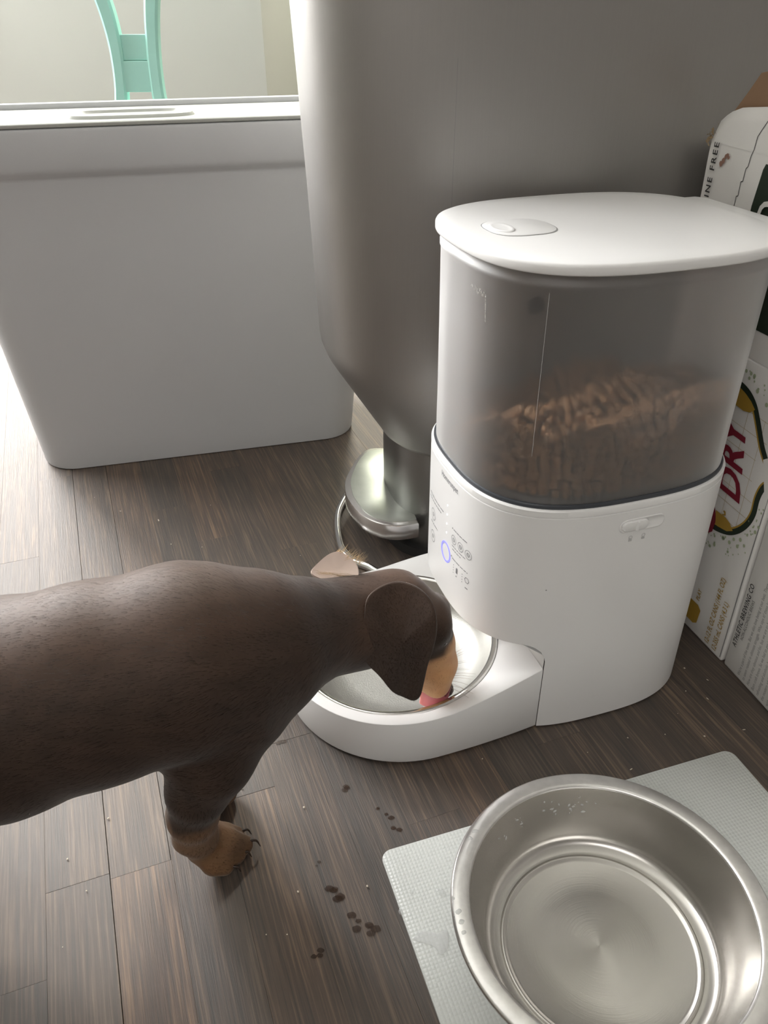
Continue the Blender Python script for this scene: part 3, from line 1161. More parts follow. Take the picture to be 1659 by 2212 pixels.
def brr(du, dvf, z, r=0.040):
    return [(x, y, z) for x, y in rrect(-0.187 - du, 0.8575 - dvf, 0.180 + du, 1.010 + dvf * 0.6, r, 8)]


BRG = [(0.0, 0.0, 0.0008, 0.040)] + [(0.001, 0.0005, 0.004, 0.040)]
for f in np.linspace(0.1, 1, 6):
    BRG.append((0.001 + 0.028 * f, 0.0005 + 0.006 * f, 0.004 + 0.306 * f, 0.040 - 0.008 * f))
BRG += [(0.0295, 0.0070, 0.313, 0.032), (0.0325, 0.0105, 0.3165, 0.033), (0.0345, 0.0118, 0.322, 0.034), (0.036, 0.0125, 0.352, 0.034), (0.0352, 0.0117, 0.3548, 0.034), (0.033, 0.0095, 0.3556, 0.032), (0.020, -0.001, 0.3556, 0.028)]
obj('bin_body', loft('bin_body', [brr(*b_) for b_ in BRG], auto=50), M['bin'], binn)
LR = [(0.0345, 0.0110, 0.3560, 0.034), (0.0352, 0.0118, 0.3568, 0.034), (0.0352, 0.0118, 0.3590, 0.034), (0.0340, 0.0106, 0.3600, 0.033), (0.0300, 0.0066, 0.3600, 0.030), (0.0280, 0.0046, 0.3585, 0.028), (0.0270, 0.0036, 0.3572, 0.027)]
bl = obj('bin_lid', loft('bin_lid', [brr(*b_) for b_ in LR], auto=50), M['bin_lid'], binn)
hg = [(-0.03 + 0.062 * math.copysign(abs(math.cos(t)) ** 0.5, math.cos(t)), 0.915 + 0.026 * math.copysign(abs(math.sin(t)) ** 0.6, math.sin(t))) for t in np.linspace(0, 2 * math.pi, 48, endpoint=False)]
obj('lid_handle', loft('lid_handle', [[(-0.03 + (x + 0.03) * k_, 0.915 + (y - 0.915) * k_, z_) for x, y in hg] for k_, z_ in ((1.0, 0.3571), (0.97, 0.3600), (0.90, 0.3604), (0.84, 0.3580), (0.6, 0.3575))], cap0=False, auto=50), M['bin_lid'], bl)
obj('back_rail', box_mesh('back_rail', (-0.206, 1.000, 0.3565), (0.200, 1.012, 0.3625), 0.001), M['bin'], bl)

# ================================================================== CHAIR
chair = thing('small_chair', 'small mint green wooden chair with curved back slats, behind the grey bin', 'chair', (0, 0, 0))
CY = 1.6


def slat(xs, name='back_slat'):
    """xs: list of (z, x_left, x_right)"""
    pl_ = smooth_open([(z, a, b) for z, a, b in xs], 6)
    rings = []
    for z, a, b in pl_:
        bv = 0.004
        rings.append([(a + bv, CY - 0.011, z), (b - bv, CY - 0.011, z), (b, CY - 0.011 + bv, z), (b, CY + 0.011, z), (a, CY + 0.011, z), (a, CY - 0.011 + bv, z)])
    return obj(name, loft(name, rings, auto=30), M['mint'], chair)


slat([(0.245, -0.492, -0.470), (0.296, -0.480, -0.457), (0.340, -0.4735, -0.452), (0.396, -0.4735, -0.4505), (0.457, -0.484, -0.458), (0.52, -0.507, -0.480), (0.60, -0.535, -0.508)])
slat([(0.245, -0.388, -0.366), (0.296, -0.4075, -0.3855), (0.340, -0.410, -0.3885), (0.396, -0.4075, -0.3855), (0.457, -0.4005, -0.376), (0.52, -0.383, -0.357), (0.60, -0.352, -0.326)])
obj('back_block', box_mesh('back_block', (-0.456, CY - 0.004, 0.368), (-0.400, CY + 0.009, 0.407), 0.001), M['mint'], chair)
obj('back_block', box_mesh('back_block', (-0.457, CY - 0.008, 0.319), (-0.402, CY + 0.009, 0.3675), 0.001), M['mint'], chair)
obj('top_rail', box_mesh('top_rail', (-0.56, CY - 0.012, 0.595), (-0.30, CY + 0.012, 0.65), 0.006), M['mint'], chair)
obj('seat', box_mesh('seat', (-0.60, CY - 0.03, 0.215), (-0.27, CY + 0.28, 0.245), 0.006), M['mint'], chair)
for x in (-0.575, -0.295):
    for y in (CY - 0.005, CY + 0.25):
        obj('leg', tube_mesh('leg', [(x, y, 0.0), (x, y, 0.12), (x, y, 0.218)], [0.010, 0.013, 0.015], 10), M['mint'], chair)

# ================================================================== CARTONS
P1 = Vector((0.2716, 0.4735, 0))
D1 = Vector((-0.286, 0.958, 0)).normalized()
N1 = Vector((-D1.y, D1.x, 0))          # outward, towards the feeder
P2 = Vector((0.2732, 0.4722, 0))
D2 = Vector((0.255, -0.967, 0)).normalized()
N2 = Vector((D2.y, -D2.x, 0))


def frame(P, D, N):
    return Matrix(((D.x, 0, N.x, P.x), (D.y, 0, N.y, P.y), (D.z, 1, N.z, P.z), (0, 0, 0, 1)))


def carton_mesh(w, z0, z1, depth, seed, dent=0.0012, bev=0.0018, top=True):
    """local x = along the visible face, y = up, z = outward; body goes to -z"""
    bm = bmesh.new()
    bm_box(bm, (0, z0, -depth), (w, z1, 0), bev)
    bmesh.ops.subdivide_edges(bm, edges=[e for e in bm.edges if e.calc_length() > 0.02], cuts=7, use_grid_fill=True)
    r3 = random.Random(seed)
    ph = [r3.random() * 6 for _ in range(6)]
    for v in bm.verts:
        x, y, z_ = v.co
        v.co.z += dent * math.sin(x * 40 + ph[0]) * math.sin(y * 27 + ph[1]) * 0.6
        v.co.x += dent * math.sin(y * 60 + ph[2]) * 0.35
    if not top:
        pass
    me = bpy.data.meshes.new('carton')
    bm.to_mesh(me)
    bm.free()
    for p in me.polygons:
        p.use_smooth = True
    return me


def carton(name, label, Fm, w, z0, z1, depth, seed, mt):
    r_ = thing(name, label, 'box')
    r_.matrix_world = Matrix.Translation((0, 0, 0)) @ Fm @ Matrix.Translation((0, z0, 0))
    me = carton_mesh(w, 0, z1 - z0, depth, seed)
    obj('panel', me, mt, r_)
    return r_


def flat(name, parent, polys, mt, lift=0.0006, y0=0.0):
    vs, fs = [], []
    for pl_ in polys:
        b0 = len(vs)
        vs += [(x, y - y0, lift) for x, y in pl_]
        fs.append(tuple(range(b0, b0 + len(pl_))))
    me = bpy.data.meshes.new(name)
    me.from_pydata(vs, [], fs)
    return obj(name, me, mt, parent)


def up_text(parent, s, x, y, size, mt, bold=0.0, shear=0.0, sx=1.0, lean=0.0, y0=0.0, lift=0.0009, flip=1, space=1.0):
    """text reading upwards; letters' tops point to +x (flip=1) or to -x (flip=-1)"""
    me = text_mesh(s, size, offset=bold, shear=shear, sx=sx, space=space)
    for v in me.vertices:
        tx, ty = v.co.x, v.co.y
        v.co = (x + flip * (ty + lean * tx), y - y0 + tx, lift)
    return obj('lettering', me, mt, parent)


W1 = 0.1416
soda = carton('soda_carton', 'white ginger ale carton with red letters standing against the feeder side', frame(P1, D1, N1), W1, 0.0, 0.2395, 0.118, 3, M['card'])
# shield: dark outline, gold line, thin grid
so = smooth_open([(0.052, 0.1010), (0.0406, 0.1019), (0.027, 0.1068), (0.0173, 0.1148), (0.0105, 0.1252), (0.0074, 0.1365), (0.0078, 0.1488), (0.0060, 0.158), (0.0015, 0.166), (0.0060, 0.176), (0.0125, 0.183), (0.018, 0.1893), (0.0275, 0.2036), (0.0343, 0.2124), (0.0421, 0.2182), (0.0507, 0.2212), (0.062, 0.2230)], 5)


def band(pts, w0, w1):
    """strip between offsets w0 and w1 measured to the +x side"""
    out = []
    P = [Vector((p[0], p[1])) for p in pts]
    for i in range(len(P) - 1):
        def nn(k):
            a, b_ = P[max(0, k - 1)], P[min(len(P) - 1, k + 1)]
            d = (b_ - a).normalized()
            return Vector((d.y, -d.x)) * (1 if True else -1)
        n0, n1 = nn(i), nn(i + 1)
        a, b_, c, d = P[i] + n0 * w0, P[i + 1] + n1 * w0, P[i + 1] + n1 * w1, P[i] + n0 * w1
        out.append([tuple(a), tuple(b_), tuple(c), tuple(d)])
    return out


flat('shield_outline', soda, band(so, 0.0, 0.0046), M['ink_green'])
flat('shield_line', soda, band(so, 0.0046, 0.0060), M['ink_gold'])
gl_ = []
for xx in (0.0225, 0.040, 0.058):
    y_lo = 0.112 if xx < 0.03 else 0.108
    gl_.append([(xx, y_lo), (xx + 0.0003, y_lo), (xx + 0.0003, 0.205 if xx < 0.03 else 0.214), (xx, 0.205 if xx < 0.03 else 0.214)])
for yy in (0.1155, 0.129, 0.143, 0.158, 0.174, 0.190, 0.204):
    dx = 0.013 + 0.0011 * abs(yy - 0.158) * 200 * 0.4
    gl_.append([(dx, yy), (0.068, yy + 0.002), (0.068, yy + 0.0023), (dx, yy + 0.0003)])
flat('map_lines', soda, gl_, M['ink_gold_pale'], 0.0005)
flat('crown_mark', soda, [[(0.0395, 0.1067), (0.030, 0.1085), (0.0241, 0.1125), (0.029, 0.1165), (0.0345, 0.1182), (0.0401, 0.1180), (0.046, 0.118), (0.046, 0.106)],
                          [(0.0385, 0.1180), (0.0350, 0.1195), (0.0362, 0.1225), (0.0385, 0.1225), (0.0385, 0.1212), (0.0372, 0.1208), (0.0368, 0.1198), (0.039, 0.1190)]], M['ink_gold'], 0.0008)
flat('crown_mark', soda, [[(0.0345, 0.2085), (0.040, 0.2125), (0.047, 0.2155), (0.056, 0.2165), (0.056, 0.204), (0.045, 0.203), (0.0385, 0.2045)]], M['ink_gold'], 0.0008)
# DRY: three heavy italic capitals, baseline rising to the left
up_text(soda, 'DRY', 0.0255, 0.1345, 0.0345, M['ink_red'], bold=0.0009, sx=0.86, lean=0.225, shear=0.05)
up_text(soda, 'C', 0.0415, 0.0905, 0.046, M['ink_red'], bold=0.0012, sx=0.95, lean=0.2, shear=0.05)
up_text(soda, 'ANADA', 0.062, 0.122, 0.030, M['ink_red'], bold=0.0009, sx=0.86, lean=0.2, shear=0.05)
dots_r, dots_g = [], []
r4 = random.Random(5)
cl = [(0.0394, 0.098), (0.0297, 0.103), (0.0232, 0.0941), (0.0129, 0.1049), (0.0077, 0.1180), (0.0053, 0.1290), (0.0038, 0.1400), (0.0468, 0.0910), (0.0041, 0.1499), (0.006, 0.195), (0.012, 0.206), (0.021, 0.217), (0.033, 0.224), (0.004, 0.182), (0.055, 0.093), (0.046, 0.228)]
for cx, cy in cl:
    for k in range(7):
        rr_ = 0.0005 + 0.0011 * r4.random() ** 2
        px_, py_ = cx + r4.gauss(0, 0.0035), cy + r4.gauss(0, 0.0035)
        if not (0.001 < px_ < 0.135):
            continue
        dd_ = min(math.hypot(px_ - q[0], py_ - q[1]) for q in so)
        inside_sh = px_ > 0.0105 and 0.107 < py_ < 0.215 and px_ > 0.016
        if dd_ < rr_ + 0.0012 or (inside_sh and dd_ < 0.02):
            continue
        c_ = [(px_ + rr_ * math.cos(t), py_ + rr_ * 1.1 * math.sin(t)) for t in np.linspace(0, 2 * math.pi, 12, endpoint=False)]
        dots_g.append(c_)
flat('bubble_print', soda, dots_g, M['ink_bubble'], 0.0006)['kind'] = 'stuff'
up_text(soda, '12-12 FL OZ CANS (144 FL OZ)', 0.0170, 0.0045, 0.0074, M['ink_gold'], bold=0.00008, sx=0.66)
up_text(soda, '12-355 mL CANS (4.3 L)', 0.0075, 0.0045, 0.0074, M['ink_gold'], bold=0.00008, sx=0.66)
flat('can_emblem', soda, [[(0.0355, 0.0125), (0.0345, 0.026), (0.0385, 0.0290), (0.0510, 0.0290), (0.0510, 0.0095), (0.0395, 0.0095)]], M['ink_gold'], 0.0007)
up_text(soda, 'PLAY', 0.0385, 0.0330, 0.0060, M['ink_gold'], bold=0.0001, sx=0.8)
flat('glued_seam', soda, [[(0.0012, 0.004), (0.0020, 0.004), (0.0022, 0.08), (0.0014, 0.16), (0.0020, 0.235), (0.0012, 0.235), (0.0006, 0.16), (0.0013, 0.08)]], M['ink_grey'], 0.0005)

# upper carton, torn open
UZ = 0.2400
gin = thing('soda_carton', 'opened white caffeine free soda carton with torn brown flap, stacked on another', 'box')
gin.matrix_world = frame(P1, D1, N1) @ Matrix.Translation((-0.03, UZ, 0))
W2 = W1 + 0.03
H2 = 0.130


def gy(x):
    """the upper edge of the torn face, higher towards the camera side"""
    t = (W2 - x)
    return float(np.interp(t, [0, 0.0012, 0.004, 0.011, 0.022, 0.05, 0.2], [0.1285, 0.1345, 0.1405, 0.1465, 0.1505, 0.1535, 0.1540]))


NX, NY = 40, 16
vs, fs = [], []
for side in (0, 1):
    for i in range(NX + 1):
        for j in range(NY + 1):
            x = W2 * i / NX
            yt = gy(x)
            y = yt * j / NY
            curl = -0.004 * max(0, (y - 0.115) / 0.035) ** 1.6
            z_ = 0.0009 * math.sin(x * 45) * math.sin(y * 40 + 1) + curl - (0.0009 if side else 0)
            vs.append((x, y, z_))
o2 = (NX + 1) * (NY + 1)
for i in range(NX):
    for j in range(NY):
        a = i * (NY + 1) + j
        fs.append((a, a + 1, a + NY + 2, a + NY + 1))
        fs.append((o2 + a, o2 + a + NY + 1, o2 + a + NY + 2, o2 + a + 1))
for i in range(NX):
    a = i * (NY + 1) + NY
    fs.append((a, a + NY + 1, o2 + a + NY + 1, o2 + a))
obj('panel', mesh('panel', vs, fs, smooth=True), M['card'], gin)
bmx = bmesh.new()
for lo, hi in (((0.001, 0, -0.118), (W2 - 0.0005, 0.0015, -0.003)), ((W2 - 0.0016, 0, -0.118), (W2 - 0.0002, 0.122, -0.001)), ((0, 0, -0.118), (W2, 0.126, -0.1165)), ((0, 0, -0.118), (0.0012, 0.126, -0.0012))):
    bm_box(bmx, lo, hi)
me = bpy.data.meshes.new('side_panel')
bmx.to_mesh(me)
bmx.free()
obj('side_panel', me, M['card'], gin)
# brown flap standing up behind the face
fl_o = [(W2 - 0.008, 0.118), (W2 - 0.0105, 0.1475), (W2 - 0.020, 0.160), (W2 - 0.0275, 0.1710), (W2 - 0.043, 0.1740), (W2 - 0.075, 0.1752), (W2 - 0.11, 0.174), (W2 - 0.13, 0.12)]
obj('torn_flap', mesh('torn_flap', [(x, y, -0.005 - (y - 0.118) * 0.05) for x, y in fl_o] + [(x, y, -0.0062 - (y - 0.118) * 0.05) for x, y in fl_o],
                      [tuple(range(8)), tuple(range(8, 16))[::-1]] + [(i, i + 8, (i + 1) % 8 + 8, (i + 1) % 8) for i in range(8)]), M['kraft'], gin, label='brown torn cardboard flap')
# chewed corner
r5 = random.Random(11)
fz, ff = [], []
for k in range(36):
    cx, cy = W2 - 0.0005 + r5.gauss(0, 0.0012), 0.1265 + r5.random() * 0.014
    if cy > gy(min(W2, cx)) + 0.004:
        continue
    cx -= max(0, (cy - 0.130)) * 0.25
    b0 = len(fz)
    for t in range(3):
        a = r5.random() * 6.28
        fz.append((cx + 0.0022 * math.cos(a), cy + 0.0026 * math.sin(a), 0.0006 + r5.random() * 0.0016))
    ff.append((b0, b0 + 1, b0 + 2))
me = bpy.data.meshes.new('frayed_corner')
me.from_pydata(fz, [], ff)
obj('frayed_corner', me, M['frayed_edge'], gin, kind='stuff')
X0 = 0.03
up_text(gin, 'CAFFEINE FREE', X0 + 0.1305, 0.0655, 0.0072, M['ink_black'], bold=0.00012, y0=0, lean=0.0, sx=1.02, space=1.30)
# perforation
pf = [(0.1037, 0.078), (0.1037, 0.0884), (0.1022, 0.0886), (0.1022, 0.098), (0.1005, 0.0985), (0.1008, 0.1075), (0.0990, 0.1080), (0.0988, 0.1160), (0.0972, 0.1175), (0.0972, 0.1240), (0.0962, 0.128), (0.0969, 0.1355), (0.0952, 0.1395), (0.0905, 0.1500)]
pp = []
for (a, b_), (c, d) in zip(pf[:-1], pf[1:]):
    w = 0.00028
    n_ = Vector((d - b_, -(c - a))).normalized() * w
    pp.append([(X0 + a - n_.x, b_ - n_.y), (X0 + c - n_.x, d - n_.y), (X0 + c + n_.x, d + n_.y), (X0 + a + n_.x, b_ + n_.y)])


def flat_curl(name, parent, polys, mt, lift=0.0012):
    o = flat(name, parent, polys, mt, lift)
    for v in o.data.vertices:
        x, y, _ = v.co
        v.co.z = lift + 0.0009 * math.sin(x * 45) * math.sin(y * 40 + 1) - 0.004 * max(0, (y - 0.115) / 0.035) ** 1.6
    return o


flat_curl('perforation', gin, pp, M['ink_black'], 0.0004)
flat_curl('crease', gin, [[(X0 + 0.132, 0.1268), (X0 + 0.132, 0.1276), (X0 + 0.09, 0.1272), (X0 + 0.07, 0.1262), (X0 + 0.07, 0.1254), (X0 + 0.09, 0.1264)]], M['card2'], 0.0002)
flat_curl('dark_panel', gin, [[(X0 + 0.0850, 0.020), (X0 + 0.0845, 0.095), (X0 + 0.0822, 0.118), (X0 + 0.0810, 0.1215), (X0 + 0.030, 0.1215), (X0 - 0.02, 0.118), (X0 - 0.02, 0.02)]], M['ink_green'], 0.0005)
for wd_, xa_, za_, sz_ in (('CANADA', 0.0765, 0.0850, 0.0225), ('DRY', 0.0700, 0.0600, 0.0225)):
    me = text_mesh(wd_, sz_, offset=0.0007, sx=0.85)
    for v in me.vertices:
        v.co = (X0 + xa_ - v.co.x, za_ + v.co.y, 0.0018 + 0.0009 * math.sin((X0 + xa_ - v.co.x) * 45) * math.sin((za_ + v.co.y) * 40 + 1))
    obj('lettering', me, M['ink_white'], gin)
# gold GINGER ALE runs across the top, towards the camera
me = text_mesh('GINGER ALE', 0.0088, offset=0.0001, shear=0.2)
for v in me.vertices:
    x, y = v.co.x, v.co.y
    xx, yy = X0 + 0.0895 - x, 0.1400 + y + x * 0.02
    v.co = (xx, yy, 0.0012 + 0.0009 * math.sin(xx * 45) * math.sin(yy * 40 + 1) - 0.004 * max(0, (yy - 0.115) / 0.035) ** 1.6)
obj('lettering', me, M['ink_gold'], gin)
st_ = []
for cx, cy, rr_ in ((0.1225, 0.1175, 0.0018), (0.1213, 0.1202, 0.0014), (0.1195, 0.1212, 0.0015), (0.1245, 0.1155, 0.0019), (0.1180, 0.1200, 0.0012)):
    st_.append([(X0 + cx + rr_ * (0.8 + 0.4 * r5.random()) * math.cos(t), cy + rr_ * (0.8 + 0.5 * r5.random()) * math.sin(t)) for t in np.linspace(0, 2 * math.pi, 10, endpoint=False)])
flat_curl('brown_stain', gin, st_, M['ink_red'] if False else mat('brown_stain_ink', (0.28, 0.16, 0.12), 0.7), 0.0012)

# brewing carton nearest the camera
brew = carton('beer_carton', 'greyish white brewing company carton with printed paragraph, beside the soda carton', frame(P2, D2, N2), 0.20, 0.0, 0.2350, 0.125, 9, M['card2'])


def down_text(parent, s, x, y, size, mt, bold=0.0, sx=1.0, space=1.0, shear=0.0):
    me = text_mesh(s, size, offset=bold, sx=sx, space=space, shear=shear)
    for v in me.vertices:
        tx, ty = v.co.x, v.co.y
        v.co = (x - ty, y + tx, 0.0018)
    return obj('lettering', me, mt, parent)


down_text(brew, "ATHLETIC BREWING CO", 0.0092, 0.0255, 0.0062, M['ink_black'], bold=0.00010, sx=0.80, space=1.12)
down_text(brew, "NON-ALCOHOLIC BREWS", 0.0140, 0.0360, 0.0042, M['ink_black'], sx=0.72, space=1.1)
para = ["We're a part of the team. But we also love being at our best. These used",
        "to seem related in ultimate struggle. Who says it? these have been",
        "How are they obvious and for, but we are to be living it. The real",
        "Born craft brews. So we had to get into it a little to be off-hours.",
        "refreshing and alcoholic beer that works out. We call it the brew for",
        "the modern adult, and it is made for you and the life you live",
        "with every day and every night of the week, at home or away."]
for i_, ln_ in enumerate(para):
    down_text(brew, ln_, 0.0215 + 0.0056 * i_, 0.0065, 0.0042, M['ink_grey'], sx=0.78)

# ================================================================== MAT, WATER BOWL
MA_ = R(17.8)
mt_o = thing('feeding_mat', 'pale grey dimpled silicone mat lying under the water bowl', 'mat', (-0.0040, 0.3030, 0), MA_)
obj('mat_sheet', prism('mat_sheet', rrect(0.0, -0.44, 0.262, 0.0, 0.007, 6), 0.0002, 0.0022, bev=0.0006), M['mat'], mt_o)

wb_ = thing('water_bowl', 'large brushed steel water bowl with wide wet rim, on the mat', 'bowl', (0.1193, 0.2418, 0.0024))
rim = [(0.0838, 0.0395), (0.0847, 0.0410), (0.0849, 0.0428), (0.0845, 0.0440), (0.0836, 0.0446), (0.0800, 0.0448), (0.0765, 0.0448), (0.0752, 0.0445), (0.0746, 0.0439), (0.0744, 0.0430)]
wall_ = [(0.0744, 0.0430), (0.0738, 0.0410), (0.0716, 0.0330), (0.0694, 0.0250), (0.0672, 0.0170), (0.0656, 0.0118), (0.0642, 0.0088), (0.0626, 0.0068), (0.0608, 0.0055), (0.0590, 0.0047), (0.0570, 0.0042), (0.0555, 0.0042)]
flo_ = [(0.0555, 0.0042), (0.0548, 0.0048), (0.0540, 0.0050), (0.0532, 0.0047), (0.0522, 0.0039), (0.0510, 0.0035), (0.0300, 0.0033), (0.0100, 0.0032), (0.0010, 0.0032)]
outw = [(0.0838, 0.0405), (0.0760, 0.0395), (0.0720, 0.0260), (0.0675, 0.0100), (0.0650, 0.0020), (0.0630, 0.0), (0.0560, 0.0002), (0.0010, 0.0002)]
obj('bowl_rim', lathe('bowl_rim', rim, 160), M['rim_steel'], wb_)
obj('bowl_wall', lathe('bowl_wall', wall_, 160), M['bowl_steel'], wb_)
obj('bowl_floor', lathe('bowl_floor', flo_, 160, cap1=True), M['bowl_steel'], wb_)
obj('bowl_outside', lathe('bowl_outside', outw, 120, cap1=True), M['bowl_steel'], wb_)

# drops of water on rim and inner wall
DV, DF = [], []


def add_drop(p, nrm, s1, s2, h):
    nrm = Vector(nrm).normalized()
    a = nrm.orthogonal().normalized()
    th = r5.random() * 6.28
    a = Matrix.Rotation(th, 3, nrm) @ a
    b_ = nrm.cross(a)
    b0 = len(DV)
    n = 10
    ks = ((1.0, 0.0), (0.85, 0.6), (0.45, 0.95))
    for k_, hh in ks:
        for i in range(n):
            t = 2 * math.pi * i / n
            w = 1 + 0.25 * math.sin(2 * t + th)
            DV.append(Vector(p) + a * (s1 * k_ * w * math.cos(t)) + b_ * (s2 * k_ * math.sin(t)) + nrm * (h * hh - 0.00005))
    DV.append(Vector(p) + nrm * h)
    for r_ in range(2):
        for i in range(n):
            DF.append((b0 + r_ * n + i, b0 + r_ * n + (i + 1) % n, b0 + (r_ + 1) * n + (i + 1) % n, b0 + (r_ + 1) * n + i))
    for i in range(n):
        DF.append((b0 + 2 * n + i, b0 + 2 * n + (i + 1) % n, b0 + 3 * n))


for k in range(46):     # rim, far half mostly
    th = R(r5.uniform(35, 205))
    rr_ = r5.uniform(0.0772, 0.0830)
    sz = r5.uniform(0.0006, 0.0016)
    add_drop((rr_ * math.cos(th), rr_ * math.sin(th), 0.0443), (0, 0, 1), sz * 1.5, sz, sz * 0.25)
for th, rr_, s1, s2 in ((147, 0.0805, 0.0028, 0.0015), (151, 0.0810, 0.0022, 0.0013), (183, 0.0812, 0.0020, 0.0022), (187, 0.0806, 0.0022, 0.0018), (191, 0.0808, 0.0016, 0.0016)):
    add_drop((rr_ * math.cos(R(th)), rr_ * math.sin(R(th)), 0.0443), (0, 0, 1), s1, s2, 0.0008)
for th0, n_ in ((92, 22), (104, 12), (121, 9), (134, 4)):
    for k in range(n_):
        th = R(th0 + r5.gauss(0, 3.0))
        z_ = r5.uniform(0.026, 0.037)
        f = (z_ - 0.026) / (0.0385 - 0.026)
        rr_ = 0.0700 + (0.0736 - 0.0700) * f - 0.0001
        sz = r5.uniform(0.0004, 0.0010)
        add_drop((rr_ * math.cos(th), rr_ * math.sin(th), z_), (-math.cos(th), -math.sin(th), 0.29), sz * 1.7, sz, sz * 0.5)
me = mesh('water_drops', DV, DF, smooth=True)
obj('water_drops', me, mat('rim_water_drops', (0.8, 0.82, 0.82), 0.04, 0.0, Alpha=0.5, Specular_IOR_Level=0.9), wb_, kind='stuff')

pud = smooth_closed([(0.015, 0.248), (0.021, 0.2525), (0.029, 0.2515), (0.0345, 0.253), (0.0355, 0.247), (0.034, 0.2415), (0.030, 0.239), (0.027, 0.2432), (0.021, 0.2455)], 5)
pc = np.mean(np.array(pud), axis=0)
rings = [[(pc[0] + (x - pc[0]) * k_, pc[1] + (y - pc[1]) * k_, z_) for x, y in pud] for k_, z_ in ((1.0, 0.0023), (0.96, 0.0029), (0.85, 0.0032), (0.4, 0.0033))]
obj('water_puddle', loft('water_puddle', rings, auto=80), M['puddle'], label='small clear water spill on the mat left of the water bowl', cat='water')
for q, (x, y, s) in enumerate(((0.0330, 0.2760, 0.003), (0.0085, 0.264, 0.0018), (0.0150, 0.2760, 0.0012))):
    DV.clear()
    DF.clear()
    add_drop((0, 0, 0), (0, 0, 1), s, s * 0.8, s * 0.3)
    obj('water_drop', mesh('water_drop', DV, DF, smooth=True), M['puddle'], loc=(x, y, 0.0023),
        label=('largest clear water drop on the mat near its left edge', 'clear water drop on the mat between puddle and its outer corner', 'smallest clear water drop on the mat near its corner')[q], cat='water', group='water drops on the mat')

# dark wet spots on the floor
r6 = random.Random(21)
sv, sf = [], []
for x, y, s, n_ in ((-0.078, 0.390, 0.0042, 3), (-0.028, 0.354, 0.0036, 3), (0.001, 0.330, 0.0034, 2), (0.007, 0.323, 0.0030, 2), (-0.031, 0.280, 0.0042, 3), (-0.026, 0.273, 0.0046, 3), (-0.020, 0.261, 0.0042, 3), (-0.010, 0.258, 0.0050, 4), (-0.039, 0.240, 0.0030, 3), (-0.044, 0.296, 0.0022, 2), (-0.004, 0.337, 0.002, 2)):
    for k in range(n_):
        cx, cy = x + r6.gauss(0, s * 0.6), y + r6.gauss(0, s * 0.6)
        s_ = s * r6.uniform(0.3, 0.62)
        b0 = len(sv)
        m_ = 12
        for i in range(m_):
            t = 2 * math.pi * i / m_
            w = s_ * (1 + 0.35 * r6.random())
            sv.append((cx + w * math.cos(t), cy + w * 0.7 * math.sin(t), 0.00025 + 0.00002 * k))
        sf.append(tuple(range(b0, b0 + m_)))
me = bpy.data.meshes.new('wet_spots')
me.from_pydata(sv, [], sf)
obj('wet_spots', me, M['spot'], floor, kind='stuff')

# crumbs
bmk = bmesh.new()
bmesh.ops.create_icosphere(bmk, subdivisions=1, radius=1.0)
cv_ = [v.co.copy() for v in bmk.verts]
cf_ = [tuple(v.index for v in f.verts) for f in bmk.faces]
bmk.free()
sv, sf = [], []
cr_pts = [(0.176, 0.395), (0.144, 0.382), (0.204, 0.398), (0.232, 0.396), (0.263, 0.402), (0.171, 0.367), (0.240, 0.466), (0.254, 0.453), (0.233, 0.441), (0.247, 0.433), (-0.057, 0.252), (-0.069, 0.252), (-0.053, 0.278), (-0.314, 0.733), (-0.278, 0.705), (-0.185, 0.716)]
for _ in range(40):
    cr_pts.append((r6.uniform(-0.30, 0.24), r6.uniform(0.22, 0.75)))
for x, y in cr_pts:
    s = r6.uniform(0.0003, 0.0009)
    ln = r6.choice((1, 1, 1, 2.6))
    a = r6.random() * 3.14
    b0 = len(sv)
    for v in cv_:
        px_, py_ = v.x * s * ln, v.y * s * 0.8
        sv.append((x + px_ * math.cos(a) - py_ * math.sin(a), y + px_ * math.sin(a) + py_ * math.cos(a), 0.0003 + s * 0.5 + v.z * s * 0.5))
    sf += [tuple(b0 + i for i in f) for f in cf_]
me = bpy.data.meshes.new('crumbs')
me.from_pydata(sv, [], sf)
obj('crumbs', me, M['crumb'], kind='stuff', label='tiny pale crumbs scattered over the dark wood floor', cat='crumbs')

# ================================================================== DOG
exec_dog = True
SP = [  # torso and neck chain: x, y, z, r
    (-0.405, 0.287, 0.118, 0.036), (-0.375, 0.287, 0.124, 0.050), (-0.325, 0.290, 0.126, 0.0530), (-0.265, 0.295, 0.128, 0.0560), (-0.2054, 0.3000, 0.1350, 0.0570), (-0.1549, 0.3050, 0.1477, 0.0522), (-0.1070, 0.3150, 0.1545, 0.0510),
    (-0.0845, 0.3250, 0.1490, 0.0470), (-0.0679, 0.3350, 0.1477, 0.0380), (-0.0489, 0.3520, 0.1411, 0.0298), (-0.0258, 0.3720, 0.1290, 0.0270), (-0.0120, 0.3850, 0.1215, 0.0272), (0.0058, 0.3980, 0.1155, 0.0280)]
CH = []


def chain(pts, k=0.012):
    for a, b_ in zip(pts[:-1], pts[1:]):
        CH.append((a, b_, k))


chain(SP, 0.010)
